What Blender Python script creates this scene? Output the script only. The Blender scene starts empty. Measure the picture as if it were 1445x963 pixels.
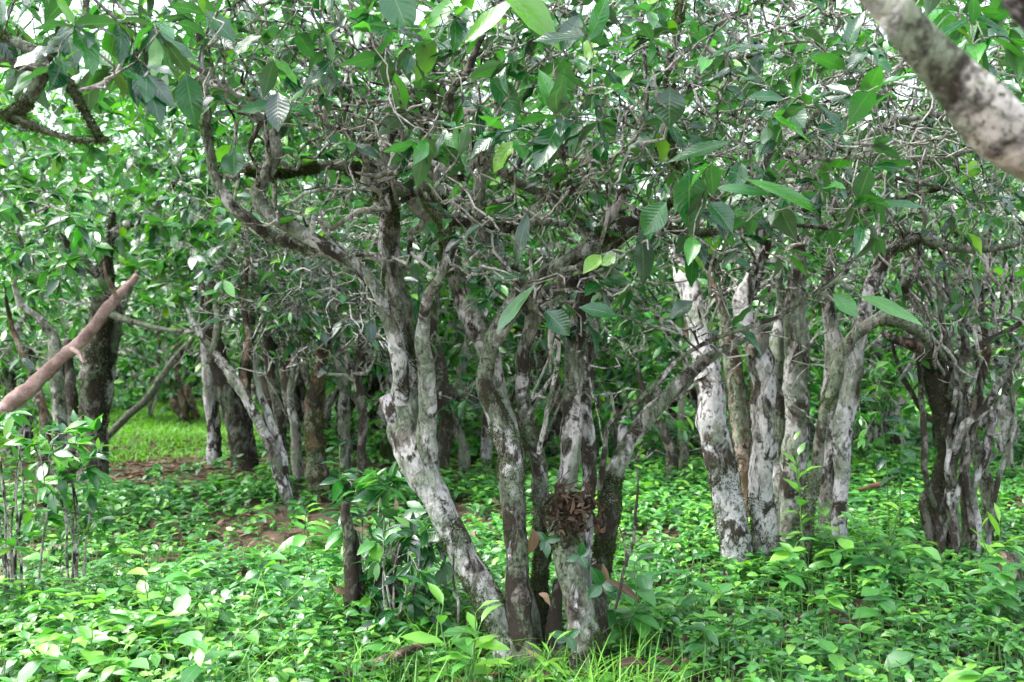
import bpy, math, random
import numpy as np
from mathutils import Vector

rng = np.random.default_rng(7)
random.seed(7)
F = 1400.0
CAMZ = 1.0
COL = bpy.context.scene.collection

def px(x, y, Y):
    """photograph pixel + distance -> world point"""
    return np.array([(x-722.5)/F*Y, Y, CAMZ+(481.5-y)/F*Y])

def ground_z(x, y):
    x = np.asarray(x, float); y = np.asarray(y, float)
    return (0.035*np.sin(x*1.7+0.6)*np.cos(y*1.3) + 0.02*np.sin(x*4.1+y*2.3)
            + 0.06*np.sin(x*0.31+1.0)*np.sin(y*0.27)) * np.clip((y-2.0)/3.0, 0.25, 1)

# ------------------------------------------------------------------ mesh buffer
class MB:
    def __init__(self):
        self.v = []; self.f = []; self.uv = []; self.t = []; self.n = 0
    def add(self, v, f, uv=None, tint=None):
        v = np.asarray(v, np.float32).reshape(-1, 3); f = np.asarray(f, np.int64).reshape(-1, 4)
        self.v.append(v); self.f.append(f + self.n)
        self.uv.append(np.zeros((len(v), 2), np.float32) if uv is None else np.asarray(uv, np.float32))
        self.t.append(np.zeros(len(v), np.float32) if tint is None else np.broadcast_to(np.asarray(tint, np.float32), (len(v),)))
        self.n += len(v)
    def build(self, name, mat, parent=None, origin=None, smooth=True):
        v = np.concatenate(self.v); f = np.concatenate(self.f)
        uv = np.concatenate(self.uv); t = np.concatenate(self.t)
        if origin is None:
            origin = np.array(parent.location) if parent is not None else np.zeros(3)
        v = v - np.asarray(origin, np.float32)
        me = bpy.data.meshes.new(name)
        me.vertices.add(len(v)); me.vertices.foreach_set('co', v.ravel())
        me.loops.add(len(f)*4); me.loops.foreach_set('vertex_index', f.ravel().astype(np.int32))
        me.polygons.add(len(f)); me.polygons.foreach_set('loop_start', np.arange(0, len(f)*4, 4, dtype=np.int32))
        me.polygons.foreach_set('loop_total', np.full(len(f), 4, np.int32))
        me.polygons.foreach_set('use_smooth', np.full(len(f), smooth))
        a = me.attributes.new('leaf', 'FLOAT_VECTOR', 'POINT')
        a.data.foreach_set('vector', np.column_stack([uv, t]).astype(np.float32).ravel())
        me.update(); me.validate()
        me.materials.append(mat)
        o = bpy.data.objects.new(name, me); COL.objects.link(o)
        if parent is not None: o.parent = parent
        else: o.location = origin
        return o

def norm(a): return a/np.maximum(np.linalg.norm(a, axis=-1, keepdims=True), 1e-9)

_nf = rng.normal(0, 1, (24, 3)); _np = rng.uniform(0, 6.28, 24)
def snoise(P, scale):
    """cheap smooth noise, about -1..1"""
    out = np.zeros(P.shape[:-1])
    for k in range(8):
        out += np.sin(P @ (_nf[k]*scale) + _np[k] + 1.3*np.sin(P @ (_nf[k+8]*scale*0.7) + _np[k+8]))
    return out/4.0

def catmull(pts, step):
    pts = np.asarray(pts, float)
    P = np.vstack([2*pts[0]-pts[1], pts, 2*pts[-1]-pts[-2]])
    out = []
    for i in range(1, len(P)-2):
        L = np.linalg.norm(P[i+1, :3]-P[i, :3]); n = max(1, int(L/step))
        t = (np.arange(n)/n)[:, None]
        a, b, c, d = P[i-1], P[i], P[i+1], P[i+2]
        out.append(0.5*((2*b)+(-a+c)*t+(2*a-5*b+4*c-d)*t*t+(-a+3*b-3*c+d)*t**3))
    out.append(P[-2][None])
    return np.vstack(out)

def tube(mb, C, R, sides, bump=0.0, lobes=0.0, seed=0, close=True):
    C = np.asarray(C, float); R = np.asarray(R, float)
    n = len(C)
    if n < 2: return None
    T = norm(np.gradient(C, axis=0))
    up = np.array([0.3, 0.2, 1.0]) if abs(T[0][2]) < 0.8 else np.array([1.0, 0.1, 0.0])
    U = np.zeros_like(C)
    u = up - T[0]*np.dot(up, T[0]); u /= np.linalg.norm(u)
    for i in range(n):
        u = u - T[i]*np.dot(u, T[i]); u /= max(np.linalg.norm(u), 1e-9); U[i] = u
    V = np.cross(T, U)
    if close:
        C = np.vstack([C, C[-1]+T[-1]*R[-1]*0.35, C[-1]+T[-1]*R[-1]*0.5]); R = np.concatenate([R, [R[-1]*0.7, R[-1]*0.05]])
        U = np.vstack([U, U[-1], U[-1]]); V = np.vstack([V, V[-1], V[-1]]); n += 2
    a = np.linspace(0, 2*np.pi, sides, endpoint=False)
    ca, sa = np.cos(a), np.sin(a)
    Nrm = U[:, None]*ca[None, :, None] + V[:, None]*sa[None, :, None]
    rr = np.repeat(R[:, None], sides, 1)
    if lobes:
        s = np.arange(n)[:, None]*0.05 + seed
        rr = rr*(1+lobes*(np.sin(2*a[None]+s)+0.7*np.sin(3*a[None]-1.7*s+seed))*0.6)
    P = C[:, None] + Nrm*rr[..., None]
    if bump:
        d = snoise(P, 9)*0.5 + snoise(P+3.3, 30)*0.5 + snoise(P+7.1, 80)*0.34 + snoise(P+1.7, 170)*.16
        P = P + Nrm*(d*bump*rr)[..., None]
    i = np.arange(n-1)[:, None]*sides; j = np.arange(sides)[None]; k = (j+1) % sides
    f = np.stack([i+j, i+k, i+sides+k, i+sides+j], -1).reshape(-1, 4)
    uv = np.stack([np.repeat(np.linspace(0, 1, n)[:, None], sides, 1), np.repeat(a[None]/6.283, n, 0)], -1).reshape(-1, 2)
    mb.add(P.reshape(-1, 3), f, uv, 0.5)
    return P, Nrm

# ------------------------------------------------------------------ leaves
TP = {
 'hi':  (np.array([0, .07, .17, .30, .45, .60, .74, .86, .95, 1.0]), np.array([.03, .22, .60, .90, 1.0, .93, .70, .38, .13, 0.01]), np.array([-1, -.55, 0, .55, 1])),
 'mid': (np.array([0, .12, .32, .58, .82, 1.0]), np.array([.04, .42, .93, .95, .48, 0.01]), np.array([-1, 0, 1.])),
 'low': (np.array([0, .28, .66, 1.0]), np.array([.05, .90, .85, 0.02]), np.array([-1, 0, 1.])),
}
def leaves(mb, P, D, N, L, W, bend, fold, tint, det='mid', wave=0.0):
    P = np.asarray(P, float); n = len(P)
    if n == 0: return
    D = norm(np.asarray(D, float)); N = np.asarray(N, float)
    N = norm(N - D*np.sum(N*D, 1, keepdims=True)); S = np.cross(D, N)
    L, W, bend, fold = [np.broadcast_to(np.asarray(q, float), (n,)) for q in (L, W, bend, fold)]
    t, w, s = TP[det]
    nt, ns = len(t), len(s)
    tt = t[None, :, None]; ww = w[None, :, None]; ss = s[None, None, :]
    Lc, Wc, bc, fc = [q[:, None, None] for q in (L, W, bend, fold)]
    along = Lc*tt*(1-0.15*np.abs(bc)*tt)+0*ss
    side = Wc*0.5*ww*ss*np.cos(fc)
    twist = rng.normal(0, .25, n)[:, None, None]
    h = Wc*0.5*ww*np.abs(ss)**1.2*np.sin(fc) - bc*Lc*tt**2*0.6 + twist*tt*side
    if wave:
        ph = rng.uniform(0, 6.28, n)[:, None, None]
        h = h + wave*Wc*np.abs(ss)*ww*np.sin(tt*13+ph+ss)
    X = P[:, None, None] + D[:, None, None]*along[..., None] + S[:, None, None]*side[..., None] + N[:, None, None]*h[..., None]
    base = (np.arange(n)*nt*ns)[:, None, None]
    i = (np.arange(nt-1)*ns)[None, :, None]; j = np.arange(ns-1)[None, None]
    a = base+i+j
    f = np.stack([a, a+ns, a+ns+1, a+1], -1).reshape(-1, 4)
    uv = np.stack([np.broadcast_to(tt, (n, nt, ns)), np.broadcast_to(ss, (n, nt, ns))], -1).reshape(-1, 2)
    tv = np.repeat(np.broadcast_to(np.asarray(tint, float), (n,)), nt*ns)
    mb.add(X.reshape(-1, 3), f[:, ::-1], uv, tv)

# ------------------------------------------------------------------ materials
def new_mat(name):
    m = bpy.data.materials.new(name); m.use_nodes = True
    nt = m.node_tree; nt.nodes.clear()
    return m, nt, nt.nodes, nt.links
def node(ns, typ, **kw):
    n = ns.new(typ)
    for k, v in kw.items():
        if k in n.inputs: n.inputs[k].default_value = v
        else: setattr(n, k, v)
    return n
def ramp(ns, stops, interp='LINEAR'):
    r = ns.new('ShaderNodeValToRGB'); r.color_ramp.interpolation = interp
    el = r.color_ramp.elements
    while len(el) < len(stops): el.new(0.5)
    for e, (p, c) in zip(el, stops):
        e.position = p; e.color = (*c, 1) if len(c) == 3 else c
    return r
def mixc(ns, ln, fac, a, b, mode='MIX'):
    m = ns.new('ShaderNodeMix'); m.data_type = 'RGBA'; m.blend_type = mode
    for sock, v in ((m.inputs['Factor'], fac), (m.inputs['A'], a), (m.inputs['B'], b)):
        if isinstance(v, (int, float)): sock.default_value = v
        elif isinstance(v, tuple): sock.default_value = (*v, 1)
        else: ln.new(v, sock)
    return m.outputs['Result']
def mth(ns, ln, op, a, b=0.0, clamp=False):
    m = ns.new('ShaderNodeMath'); m.operation = op; m.use_clamp = clamp
    for k, v in ((0, a), (1, b)):
        if isinstance(v, (int, float)): m.inputs[k].default_value = v
        else: ln.new(v, m.inputs[k])
    return m.outputs[0]

def leaf_mat(name, stops, rough=0.38, transl=0.3, back=(0.13, 0.20, 0.10), vein=True, spec=0.5):
    m, nt, ns, ln = new_mat(name)
    at = node(ns, 'ShaderNodeAttribute', attribute_name='leaf')
    sp = ns.new('ShaderNodeSeparateXYZ'); ln.new(at.outputs['Vector'], sp.inputs[0])
    t, s, tint = sp.outputs
    col = ramp(ns, stops); ln.new(tint, col.inputs[0])
    tc = ns.new('ShaderNodeNewGeometry')
    nz = node(ns, 'ShaderNodeTexNoise', Scale=14.0, Detail=3.0); ln.new(tc.outputs['Position'], nz.inputs['Vector'])
    v1 = mth(ns, ln, 'MULTIPLY_ADD', nz.outputs['Fac'], 0.9)
    v1.node.inputs[2].default_value = 0.50
    hsv = ns.new('ShaderNodeHueSaturation'); ln.new(col.outputs[0], hsv.inputs['Color']); ln.new(v1, hsv.inputs['Value'])
    c = hsv.outputs[0]
    abss = mth(ns, ln, 'ABSOLUTE', s)
    mid = mth(ns, ln, 'LESS_THAN', abss, 0.05)
    # lateral veins curving forward
    if vein:
        ph = mth(ns, ln, 'SUBTRACT', mth(ns, ln, 'MULTIPLY', t, 62.0), mth(ns, ln, 'MULTIPLY', abss, 13.0))
        vs = mth(ns, ln, 'SINE', ph)
        vl = mth(ns, ln, 'GREATER_THAN', vs, 0.93)
        vm = mth(ns, ln, 'MAXIMUM', mth(ns, ln, 'MULTIPLY', vl, 0.22), mid)
    else:
        vs = None; vm = mid
    pale = mixc(ns, ln, 0.5, c, (0.22, 0.36, 0.14))
    c = mixc(ns, ln, mth(ns, ln, 'MULTIPLY', vm, 0.6), c, pale)
    # small brown blemishes
    nb = node(ns, 'ShaderNodeTexNoise', Scale=38.0, Detail=4.0, Roughness=0.7); ln.new(tc.outputs['Position'], nb.inputs['Vector'])
    bl = mth(ns, ln, 'GREATER_THAN', nb.outputs['Fac'], 0.70)
    c = mixc(ns, ln, mth(ns, ln, 'MULTIPLY', bl, 0.6), c, (0.10, 0.08, 0.03))
    c = mixc(ns, ln, tc.outputs['Backfacing'], c, mixc(ns, ln, 0.22, c, back))
    p = node(ns, 'ShaderNodeBsdfPrincipled', Roughness=rough)
    p.inputs['Specular IOR Level'].default_value = spec
    ln.new(c, p.inputs['Base Color'])
    rr = mth(ns, ln, 'ADD', mth(ns, ln, 'MULTIPLY', nz.outputs['Fac'], 0.25), rough-0.12)
    rr = mth(ns, ln, 'ADD', rr, mth(ns, ln, 'MULTIPLY', tc.outputs['Backfacing'], 0.25)); ln.new(rr, p.inputs['Roughness'])
    if vein:
        bp = node(ns, 'ShaderNodeBump', Strength=0.12, Distance=0.003)
        ln.new(mth(ns, ln, 'ADD', mth(ns, ln, 'MULTIPLY', vs, 0.5), mth(ns, ln, 'MULTIPLY', mid, -0.8)), bp.inputs['Height']); ln.new(bp.outputs[0], p.inputs['Normal'])
    tr = ns.new('ShaderNodeBsdfTranslucent')
    trc = mixc(ns, ln, 0.6, c, (0.75, 1.0, 0.35), 'MULTIPLY')
    h2 = ns.new('ShaderNodeHueSaturation'); h2.inputs['Value'].default_value = 2.1; h2.inputs['Saturation'].default_value = 1.1
    ln.new(trc, h2.inputs['Color']); ln.new(h2.outputs[0], tr.inputs['Color'])
    mx = ns.new('ShaderNodeMixShader'); mx.inputs[0].default_value = transl
    ln.new(p.outputs[0], mx.inputs[1]); ln.new(tr.outputs[0], mx.inputs[2])
    out = ns.new('ShaderNodeOutputMaterial'); ln.new(mx.outputs[0], out.inputs[0])
    return m

def bark_mat(name, pale_amt=0.5, dark_amt=0.35, moss_amt=0.3, pale=(0.50, 0.47, 0.44), midc=(0.19, 0.175, 0.15), dark=(0.020, 0.016, 0.011), scale=1.0):
    m, nt, ns, ln = new_mat(name)
    tc = ns.new('ShaderNodeTexCoord'); oi = ns.new('ShaderNodeObjectInfo')
    mp = ns.new('ShaderNodeMapping'); mp.inputs['Scale'].default_value = (scale, scale, scale*0.62)
    ad = ns.new('ShaderNodeVectorMath'); ad.operation = 'ADD'
    ln.new(tc.outputs['Object'], mp.inputs[0]); ln.new(mp.outputs[0], ad.inputs[0])
    cb = ns.new('ShaderNodeCombineXYZ'); r7 = mth(ns, ln, 'MULTIPLY', oi.outputs['Random'], 37.0)
    ln.new(r7, cb.inputs[0]); ln.new(r7, cb.inputs[1]); ln.new(cb.outputs[0], ad.inputs[1])
    V = ad.outputs[0]
    def nz(scale, detail=5.0, rough=0.6, dist=0.0):
        n = node(ns, 'ShaderNodeTexNoise', Scale=scale, Detail=detail, Roughness=rough, Distortion=dist); ln.new(V, n.inputs['Vector']); return n.outputs['Fac']
    def edge(v, th, w=0.02):
        mr = node(ns, 'ShaderNodeMapRange'); mr.inputs['From Min'].default_value = th-w; mr.inputs['From Max'].default_value = th+w
        ln.new(v, mr.inputs['Value']); return mr.outputs[0]
    big, med, fine, grain = nz(9.0, 6, 0.62, 0.4), nz(26.0, 6, 0.68, 0.5), nz(90.0, 5, 0.7), nz(300.0, 3, 0.7)
    basec = mixc(ns, ln, edge(mth(ns, ln, 'ADD', mth(ns, ln, 'MULTIPLY', big, 0.65), mth(ns, ln, 'MULTIPLY', med, 0.35)), 0.5+(0.5-pale_amt)*0.32, 0.026), midc, pale)
    tone = mixc(ns, ln, fine, (0.28, 0.27, 0.26), (1.42, 1.42, 1.42)); basec = mixc(ns, ln, 0.8, basec, tone, 'MULTIPLY')
    # lilac / warm tinges
    basec = mixc(ns, ln, mth(ns, ln, 'MULTIPLY', edge(nz(5.0, 3), 0.52, 0.08), 0.15), basec, mixc(ns, ln, 1.0, basec, (1.05, 0.85, 0.72), 'MULTIPLY'))
    d2 = nz(13.0, 7, 0.72, 0.8)
    dm = edge(mth(ns, ln, 'ADD', mth(ns, ln, 'MULTIPLY', d2, .6), mth(ns, ln, 'MULTIPLY', nz(6.0, 4, .6), .4)), 0.5+(0.5-dark_amt)*0.30, 0.020)
    basec = mixc(ns, ln, dm, basec, mixc(ns, ln, fine, dark, tuple(min(1, c*2.6) for c in dark)))
    spots = edge(mth(ns, ln, 'ADD', mth(ns, ln, 'MULTIPLY', nz(48.0, 5, 0.7), .7), mth(ns, ln, 'MULTIPLY', big, .3)), 0.56, 0.02)
    basec = mixc(ns, ln, mth(ns, ln, 'MULTIPLY', spots, 0.7), basec, tuple(c*1.5 for c in dark))
    l1 = edge(nz(7.5, 6, 0.7, 0.3), 0.5+(0.5-moss_amt)*0.32, 0.03)
    l1 = mth(ns, ln, 'MULTIPLY', l1, edge(fine, 0.42, 0.06))
    basec = mixc(ns, ln, mth(ns, ln, 'MULTIPLY', l1, 0.75), basec, mixc(ns, ln, med, (0.10, 0.13, 0.06), (0.30, 0.36, 0.26)))
    p = node(ns, 'ShaderNodeBsdfPrincipled', Roughness=0.85); p.inputs['Specular IOR Level'].default_value = 0.25
    ln.new(basec, p.inputs['Base Color'])
    hgt = mth(ns, ln, 'ADD', mth(ns, ln, 'MULTIPLY', med, 0.7), mth(ns, ln, 'ADD', mth(ns, ln, 'MULTIPLY', fine, 0.5), mth(ns, ln, 'MULTIPLY', grain, 0.2)))
    hgt = mth(ns, ln, 'ADD', hgt, mth(ns, ln, 'MULTIPLY', dm, 0.5)); hgt = mth(ns, ln, 'ADD', hgt, mth(ns, ln, 'MULTIPLY', l1, 0.35))
    bp = node(ns, 'ShaderNodeBump', Strength=0.95, Distance=0.016); ln.new(hgt, bp.inputs['Height']); ln.new(bp.outputs[0], p.inputs['Normal'])
    out = ns.new('ShaderNodeOutputMaterial'); ln.new(p.outputs[0], out.inputs[0])
    return m

def plain_mat(name, a, b, scale=20.0, rough=0.85, bump=0.4, transl=0.0):
    m, nt, ns, ln = new_mat(name)
    g = ns.new('ShaderNodeNewGeometry')
    n = node(ns, 'ShaderNodeTexNoise', Scale=scale, Detail=6.0, Roughness=0.7); ln.new(g.outputs['Position'], n.inputs['Vector'])
    r = ramp(ns, [(0.32, a), (0.68, b)]); ln.new(n.outputs['Fac'], r.inputs[0])
    p = node(ns, 'ShaderNodeBsdfPrincipled', Roughness=rough); p.inputs['Specular IOR Level'].default_value = 0.25
    ln.new(r.outputs[0], p.inputs['Base Color'])
    bp = node(ns, 'ShaderNodeBump', Strength=bump, Distance=0.01); ln.new(n.outputs['Fac'], bp.inputs['Height']); ln.new(bp.outputs[0], p.inputs['Normal'])
    out = ns.new('ShaderNodeOutputMaterial'); ln.new(p.outputs[0], out.inputs[0])
    return m

TEA = [(0.0, (0.002, 0.017, 0.010)), (0.35, (0.005, 0.054, 0.017)), (0.65, (0.016, 0.130, 0.022)), (0.88, (0.060, 0.25, 0.025)), (1.0, (0.18, 0.38, 0.035))]
HERB = [(0.0, (0.012, 0.066, 0.020)), (0.4, (0.034, 0.165, 0.034)), (0.78, (0.085, 0.29, 0.046)), (1.0, (0.19, 0.42, 0.045))]
M_TEA = leaf_mat('tea_leaf', TEA, rough=0.25, transl=0.28, spec=1.0)
M_TEAFAR = leaf_mat('tea_leaf_far', TEA, rough=0.26, transl=0.30, vein=False, spec=1.0)
M_HERB = leaf_mat('herb_leaf', HERB, rough=0.36, transl=0.24, spec=1.0, vein=False, back=(0.2, 0.32, 0.15))
M_GRASS = leaf_mat('grass_blade', [(0, (0.07, 0.25, 0.025)), (1, (0.22, 0.47, 0.06))], rough=0.5, transl=0.35, vein=False)
M_DEAD = leaf_mat('dead_leaf', [(0, (0.045, 0.026, 0.017)), (0.5, (0.12, 0.068, 0.045)), (1, (0.27, 0.18, 0.115))], rough=0.65, transl=0.12, back=(0.3, 0.2, 0.14), spec=0.3)
M_MOSS = leaf_mat('moss', [(0, (0.025, 0.030, 0.012)), (0.5, (0.05, 0.07, 0.018)), (1, (0.11, 0.15, 0.03))], rough=0.8, transl=0.15, vein=False, spec=0.1)
M_LICH = leaf_mat('lichen', [(0, (0.16, 0.21, 0.15)), (1, (0.42, 0.48, 0.38))], rough=0.85, transl=0.1, vein=False, spec=0.1, back=(0.3, 0.34, 0.28))
B_PALE = bark_mat('bark_pale', 0.58, 0.44, 0.44, pale=(0.53, 0.52, 0.50))
B_MID = bark_mat('bark_blotched', 0.52, 0.52, 0.50, pale=(0.55, 0.54, 0.52))
B_WHITE = bark_mat('bark_white', 0.66, 0.40, 0.30, pale=(0.52, 0.51, 0.515), midc=(0.26, 0.245, 0.225))
B_LIMB = bark_mat('bark_limb', 0.85, 0.46, 0.66, pale=(0.56, 0.55, 0.50), scale=.66)
B_DARK = bark_mat('bark_dark', 0.30, 0.60, 0.30, pale=(0.30, 0.28, 0.26))
B_MOSSY = bark_mat('bark_mossy', 0.35, 0.50, 0.65, pale=(0.32, 0.31, 0.27))
B_BROWN = bark_mat('bark_brown', 0.45, 0.45, 0.35, pale=(0.38, 0.31, 0.26), midc=(0.17, 0.11, 0.07))
B_TWIG = bark_mat('bark_twig', 0.66, 0.36, 0.30, pale=(0.56, 0.54, 0.50), midc=(0.24, 0.225, 0.19), scale=1.6)
M_LITTER = leaf_mat('withered_litter', [(0, (0.016, 0.011, 0.008)), (0.5, (0.048, 0.027, 0.018)), (1, (0.14, 0.09, 0.06))], rough=0.75, transl=0.05, back=(0.1, 0.06, 0.04), spec=0.2, vein=False)
M_PINKWOOD = plain_mat('stripped_wood', (0.10, 0.055, 0.042), (0.36, 0.25, 0.22), 16.0, 0.75, 0.9)
M_SOIL = plain_mat('forest_soil', (0.035, 0.025, 0.016), (0.12, 0.085, 0.055), 7.0, 0.95, 0.8)
M_STEM = plain_mat('green_stem', (0.05, 0.13, 0.03), (0.12, 0.24, 0.06), 30.0, 0.6, 0.1)

# ------------------------------------------------------------------ things
def tag(o, label, cat, group=None, kind=None):
    if label: o['label'] = label
    if cat: o['category'] = cat
    if group: o['group'] = group
    if kind: o['kind'] = kind
    return o
def thing(name, loc, label, cat, group=None):
    o = bpy.data.objects.new(name, None); COL.objects.link(o); o.empty_display_size = 0.2
    o.location = tuple(float(c) for c in loc); tag(o, label, cat, group)
    return o

class Skel:
    """points a crown may sprout from"""
    def __init__(self): self.P = []; self.R = []
    def add(self, C, R): self.P.append(np.asarray(C)); self.R.append(np.asarray(R))
    def arr(self): return np.vstack(self.P), np.concatenate(self.R)

def strand(pts, step=0.014, wig=1.0, gain=0.80, grounded=False):
    """pts: (x px, y px, distance, width px) -> centreline + radii"""
    q = np.array([[*px(x, y, Y), w*Y/F/2*gain] for (x, y, Y, w) in pts])
    if grounded and q[0, 2] < 0.5 and q[0, 2] > ground_z(q[0, 0], q[0, 1])-0.04:
        b0 = q[0].copy(); d0 = q[0]-q[1]; b0[:2] += d0[:2]/max(abs(d0[2]), .05)*.5*q[0, 2]; b0[2] = ground_z(b0[0], b0[1])-0.05; b0[3] *= 1.15; q = np.vstack([b0, q])
    C = catmull(q, step)
    P = C[:, :3]; R = np.maximum(C[:, 3], 0.0012)
    off = rng.uniform(0, 50)
    s = np.cumsum(np.r_[0, np.linalg.norm(np.diff(P, axis=0), axis=1)])
    kn = rng.uniform(0, s[-1], max(1, int(s[-1]*4)))
    R = R*(1+0.035*np.sin(s*11+off)+sum(rng.uniform(-.07, .16)*np.exp(-((s-k0)/rng.uniform(.018, .05))**2) for k0 in kn))
    k = np.minimum(1, s/0.08)
    wob = np.column_stack([np.sin(s*17+off)+0.5*np.sin(s*43+2*off), np.cos(s*19+off)*0.8, np.sin(s*13+off)*0.4])*0.0035*wig*k[:, None]
    return P+wob, R

def mossify(mb, surf, n, size, tint, lo=0.0, hi=1.0, thr=0.0, seed=0.0, det='low', droop=0.0, sidebias=None):
    n = int(n*4.6); size *= .62
    P, Nn = surf
    nr, sd = P.shape[:2]
    P = P[:nr-2]; Nn = Nn[:nr-2]; nr -= 2
    i = rng.integers(int(lo*nr), max(int(hi*nr), int(lo*nr)+1), n); j = rng.integers(0, sd, n)
    j2 = (j+1) % sd; i2 = np.minimum(i+1, nr-1); a1 = rng.uniform(0, 1, (n, 1)); a2 = rng.uniform(0, 1, (n, 1))
    p = (P[i, j]*(1-a1)+P[i, j2]*a1)*(1-a2)+(P[i2, j]*(1-a1)+P[i2, j2]*a1)*a2; nn = Nn[i, j]
    keep = (snoise(p+seed, 20)+.35*snoise(p-seed, 60)) > thr+rng.normal(0, .08, n)
    if sidebias is not None: keep &= (nn @ np.asarray(sidebias) > -0.1)
    p = p[keep]; nn = nn[keep]; m = len(p)
    if m == 0: return
    d = norm(nn+rng.normal(0, .6, (m, 3))+np.array([0, 0, -droop]))
    leaves(mb, p-nn*0.001+rng.normal(0, .002, (m, 3)), d, rng.normal(0, 1, (m, 3)), size*rng.uniform(.5, 1.5, m), size*.55*rng.uniform(.5, 1.4, m), rng.uniform(-.3, .8, m), .4, np.clip(rng.normal(tint, .25, m), 0, 1), det)

def crown(skel, targets, leafy=(3, 6), L=(0.07, 0.14), tint=(0.35, 0.22), bright=0.12, det='hi', sides=(8, 5), rad=(0.010, 0.0016), gnarl=0.13, far=False, droop=0.5, young=True, along=0.5, step=0.03, leaf_keep=None, updir=0.4):
    """connect every target to the nearest point of the branch skeleton with a crooked twig; leaves at the ends"""
    tw = MB(); lf = MB()
    P, R = skel.arr()
    P = P[::2]; R = R[::2]
    n = len(targets)
    LP, LD, LN, LL, LW, LB, LT = [], [], [], [], [], [], []
    for k, tg in enumerate(targets):
        d2 = np.linalg.norm(P-tg, axis=1) - 0.15*np.minimum(1, R/0.02)*0
        idx = np.argpartition(d2, min(6, len(d2)-1))[:6]
        if far:
            c_ = np.nonzero((d2 > .30) & (d2 < .85) & (R > .0035))[0]
            if len(c_): idx = c_
        i = int(rng.choice(idx)); p0 = P[i]; r0 = R[i]
        dist = float(np.linalg.norm(tg-p0))
        if dist < 0.03: continue
        if dist > 1.3: tg = p0+(tg-p0)/dist*1.3; dist = 1.3
        m = max(3, int(dist/step))
        t = np.linspace(0, 1, m+1)
        # crooked path: brownian bridge
        st = rng.normal(0, 1, (m+1, 3)); st[0] = 0
        b = np.cumsum(st, 0); b = b - t[:, None]*b[-1]
        amp = gnarl*dist/max(np.abs(b).max(), 1e-6)
        b2 = b*amp
        b2 += (np.sin(np.pi*t)*dist*updir*rng.uniform(-.25, .45))[:, None]*np.array([0, 0, 1.0])
        path = p0+(tg-p0)*t[:, None]+b2
        frac = k/n
        rs = min(0.75*r0, rad[1]+(rad[0]-rad[1])*(1-frac)**2.0*rng.uniform(.7, 1.2)*min(1, 0.35+dist/0.5))
        rs = max(rs, rad[1])
        rr = rs+(rad[1]-rs)*t**0.9
        rr = rr*(1+0.14*rng.normal(0, 1, m+1))
        tube(tw, path, np.maximum(rr, rad[1]*0.7), sides[0] if rs > 0.004 else sides[1], bump=0.25 if rs > .004 else 0)
        P = np.vstack([P, path[1:]]); R = np.concatenate([R, rr[1:]])
        # leaves
        if leaf_keep is not None and not leaf_keep(tg): continue
        tdir = norm(path[-1]-path[-2] + np.array([0, 0, .0]))
        nl = rng.integers(leafy[0], leafy[1]+1)
        pts = [path[-1]]*nl; dirs = [tdir]*nl
        na = rng.poisson(along*m*0.25) if frac > 0.25 else 0
        for _ in range(na):
            q = rng.integers(max(1, m//2), m+1); pts.append(path[q]); dirs.append(norm(path[q]-path[q-1]))
        for a, dd in zip(pts, dirs):
            rdir = norm(rng.normal(0, 1, 3)); rdir[2] *= .6
            D = norm(dd*0.55+rdir*1.0+np.array([0, 0, -droop*rng.uniform(0, 1.6)+.15]))
            up = norm(np.array([rng.normal(0, .45), rng.normal(-.15, .45), 1.0]))
            l = rng.uniform(*L)*(0.75 if rng.random() < .25 else 1)
            LP.append(a-dd*rng.uniform(0, .02)); LD.append(D); LN.append(up); LL.append(l); LW.append(l*rng.uniform(.34, .46))
            LB.append(rng.uniform(0, .7)); LT.append(np.clip(rng.normal(*tint), 0, .8) if rng.random() > bright else rng.uniform(.7, 1.0))
            
        if young and rng.random() < .25:  # upright pale shoot tip
            for s in (-1, 1):
                LP.append(path[-1]); LD.append(norm(np.array([s*.5+rng.normal(0, .2), rng.normal(0, .4), 1.0]))); LN.append(norm(np.array([-s, rng.normal(0, .3), .4])))
                l = rng.uniform(L[0]*.45, L[0]*.9); LL.append(l); LW.append(l*.32); LB.append(rng.uniform(0, .4)); LT.append(rng.uniform(.75, 1))
    if LP:
        n = len(LP)
        leaves(lf, LP, LD, LN, LL, LW, LB, rng.uniform(.05, .45, n), LT, det, wave=.10 if det == 'hi' else 0)
    return tw, lf

def rect_targets(regs):
    out = []
    for (x0, x1, y0, y1, d0, d1, n) in regs:
        x = rng.uniform(x0, x1, n); y = rng.uniform(y0, y1, n); d = rng.uniform(d0, d1, n)
        out.append(np.array([px(a, b, c) for a, b, c in zip(x, y, d)]))
    t = np.vstack(out); rng.shuffle(t); return t

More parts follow.
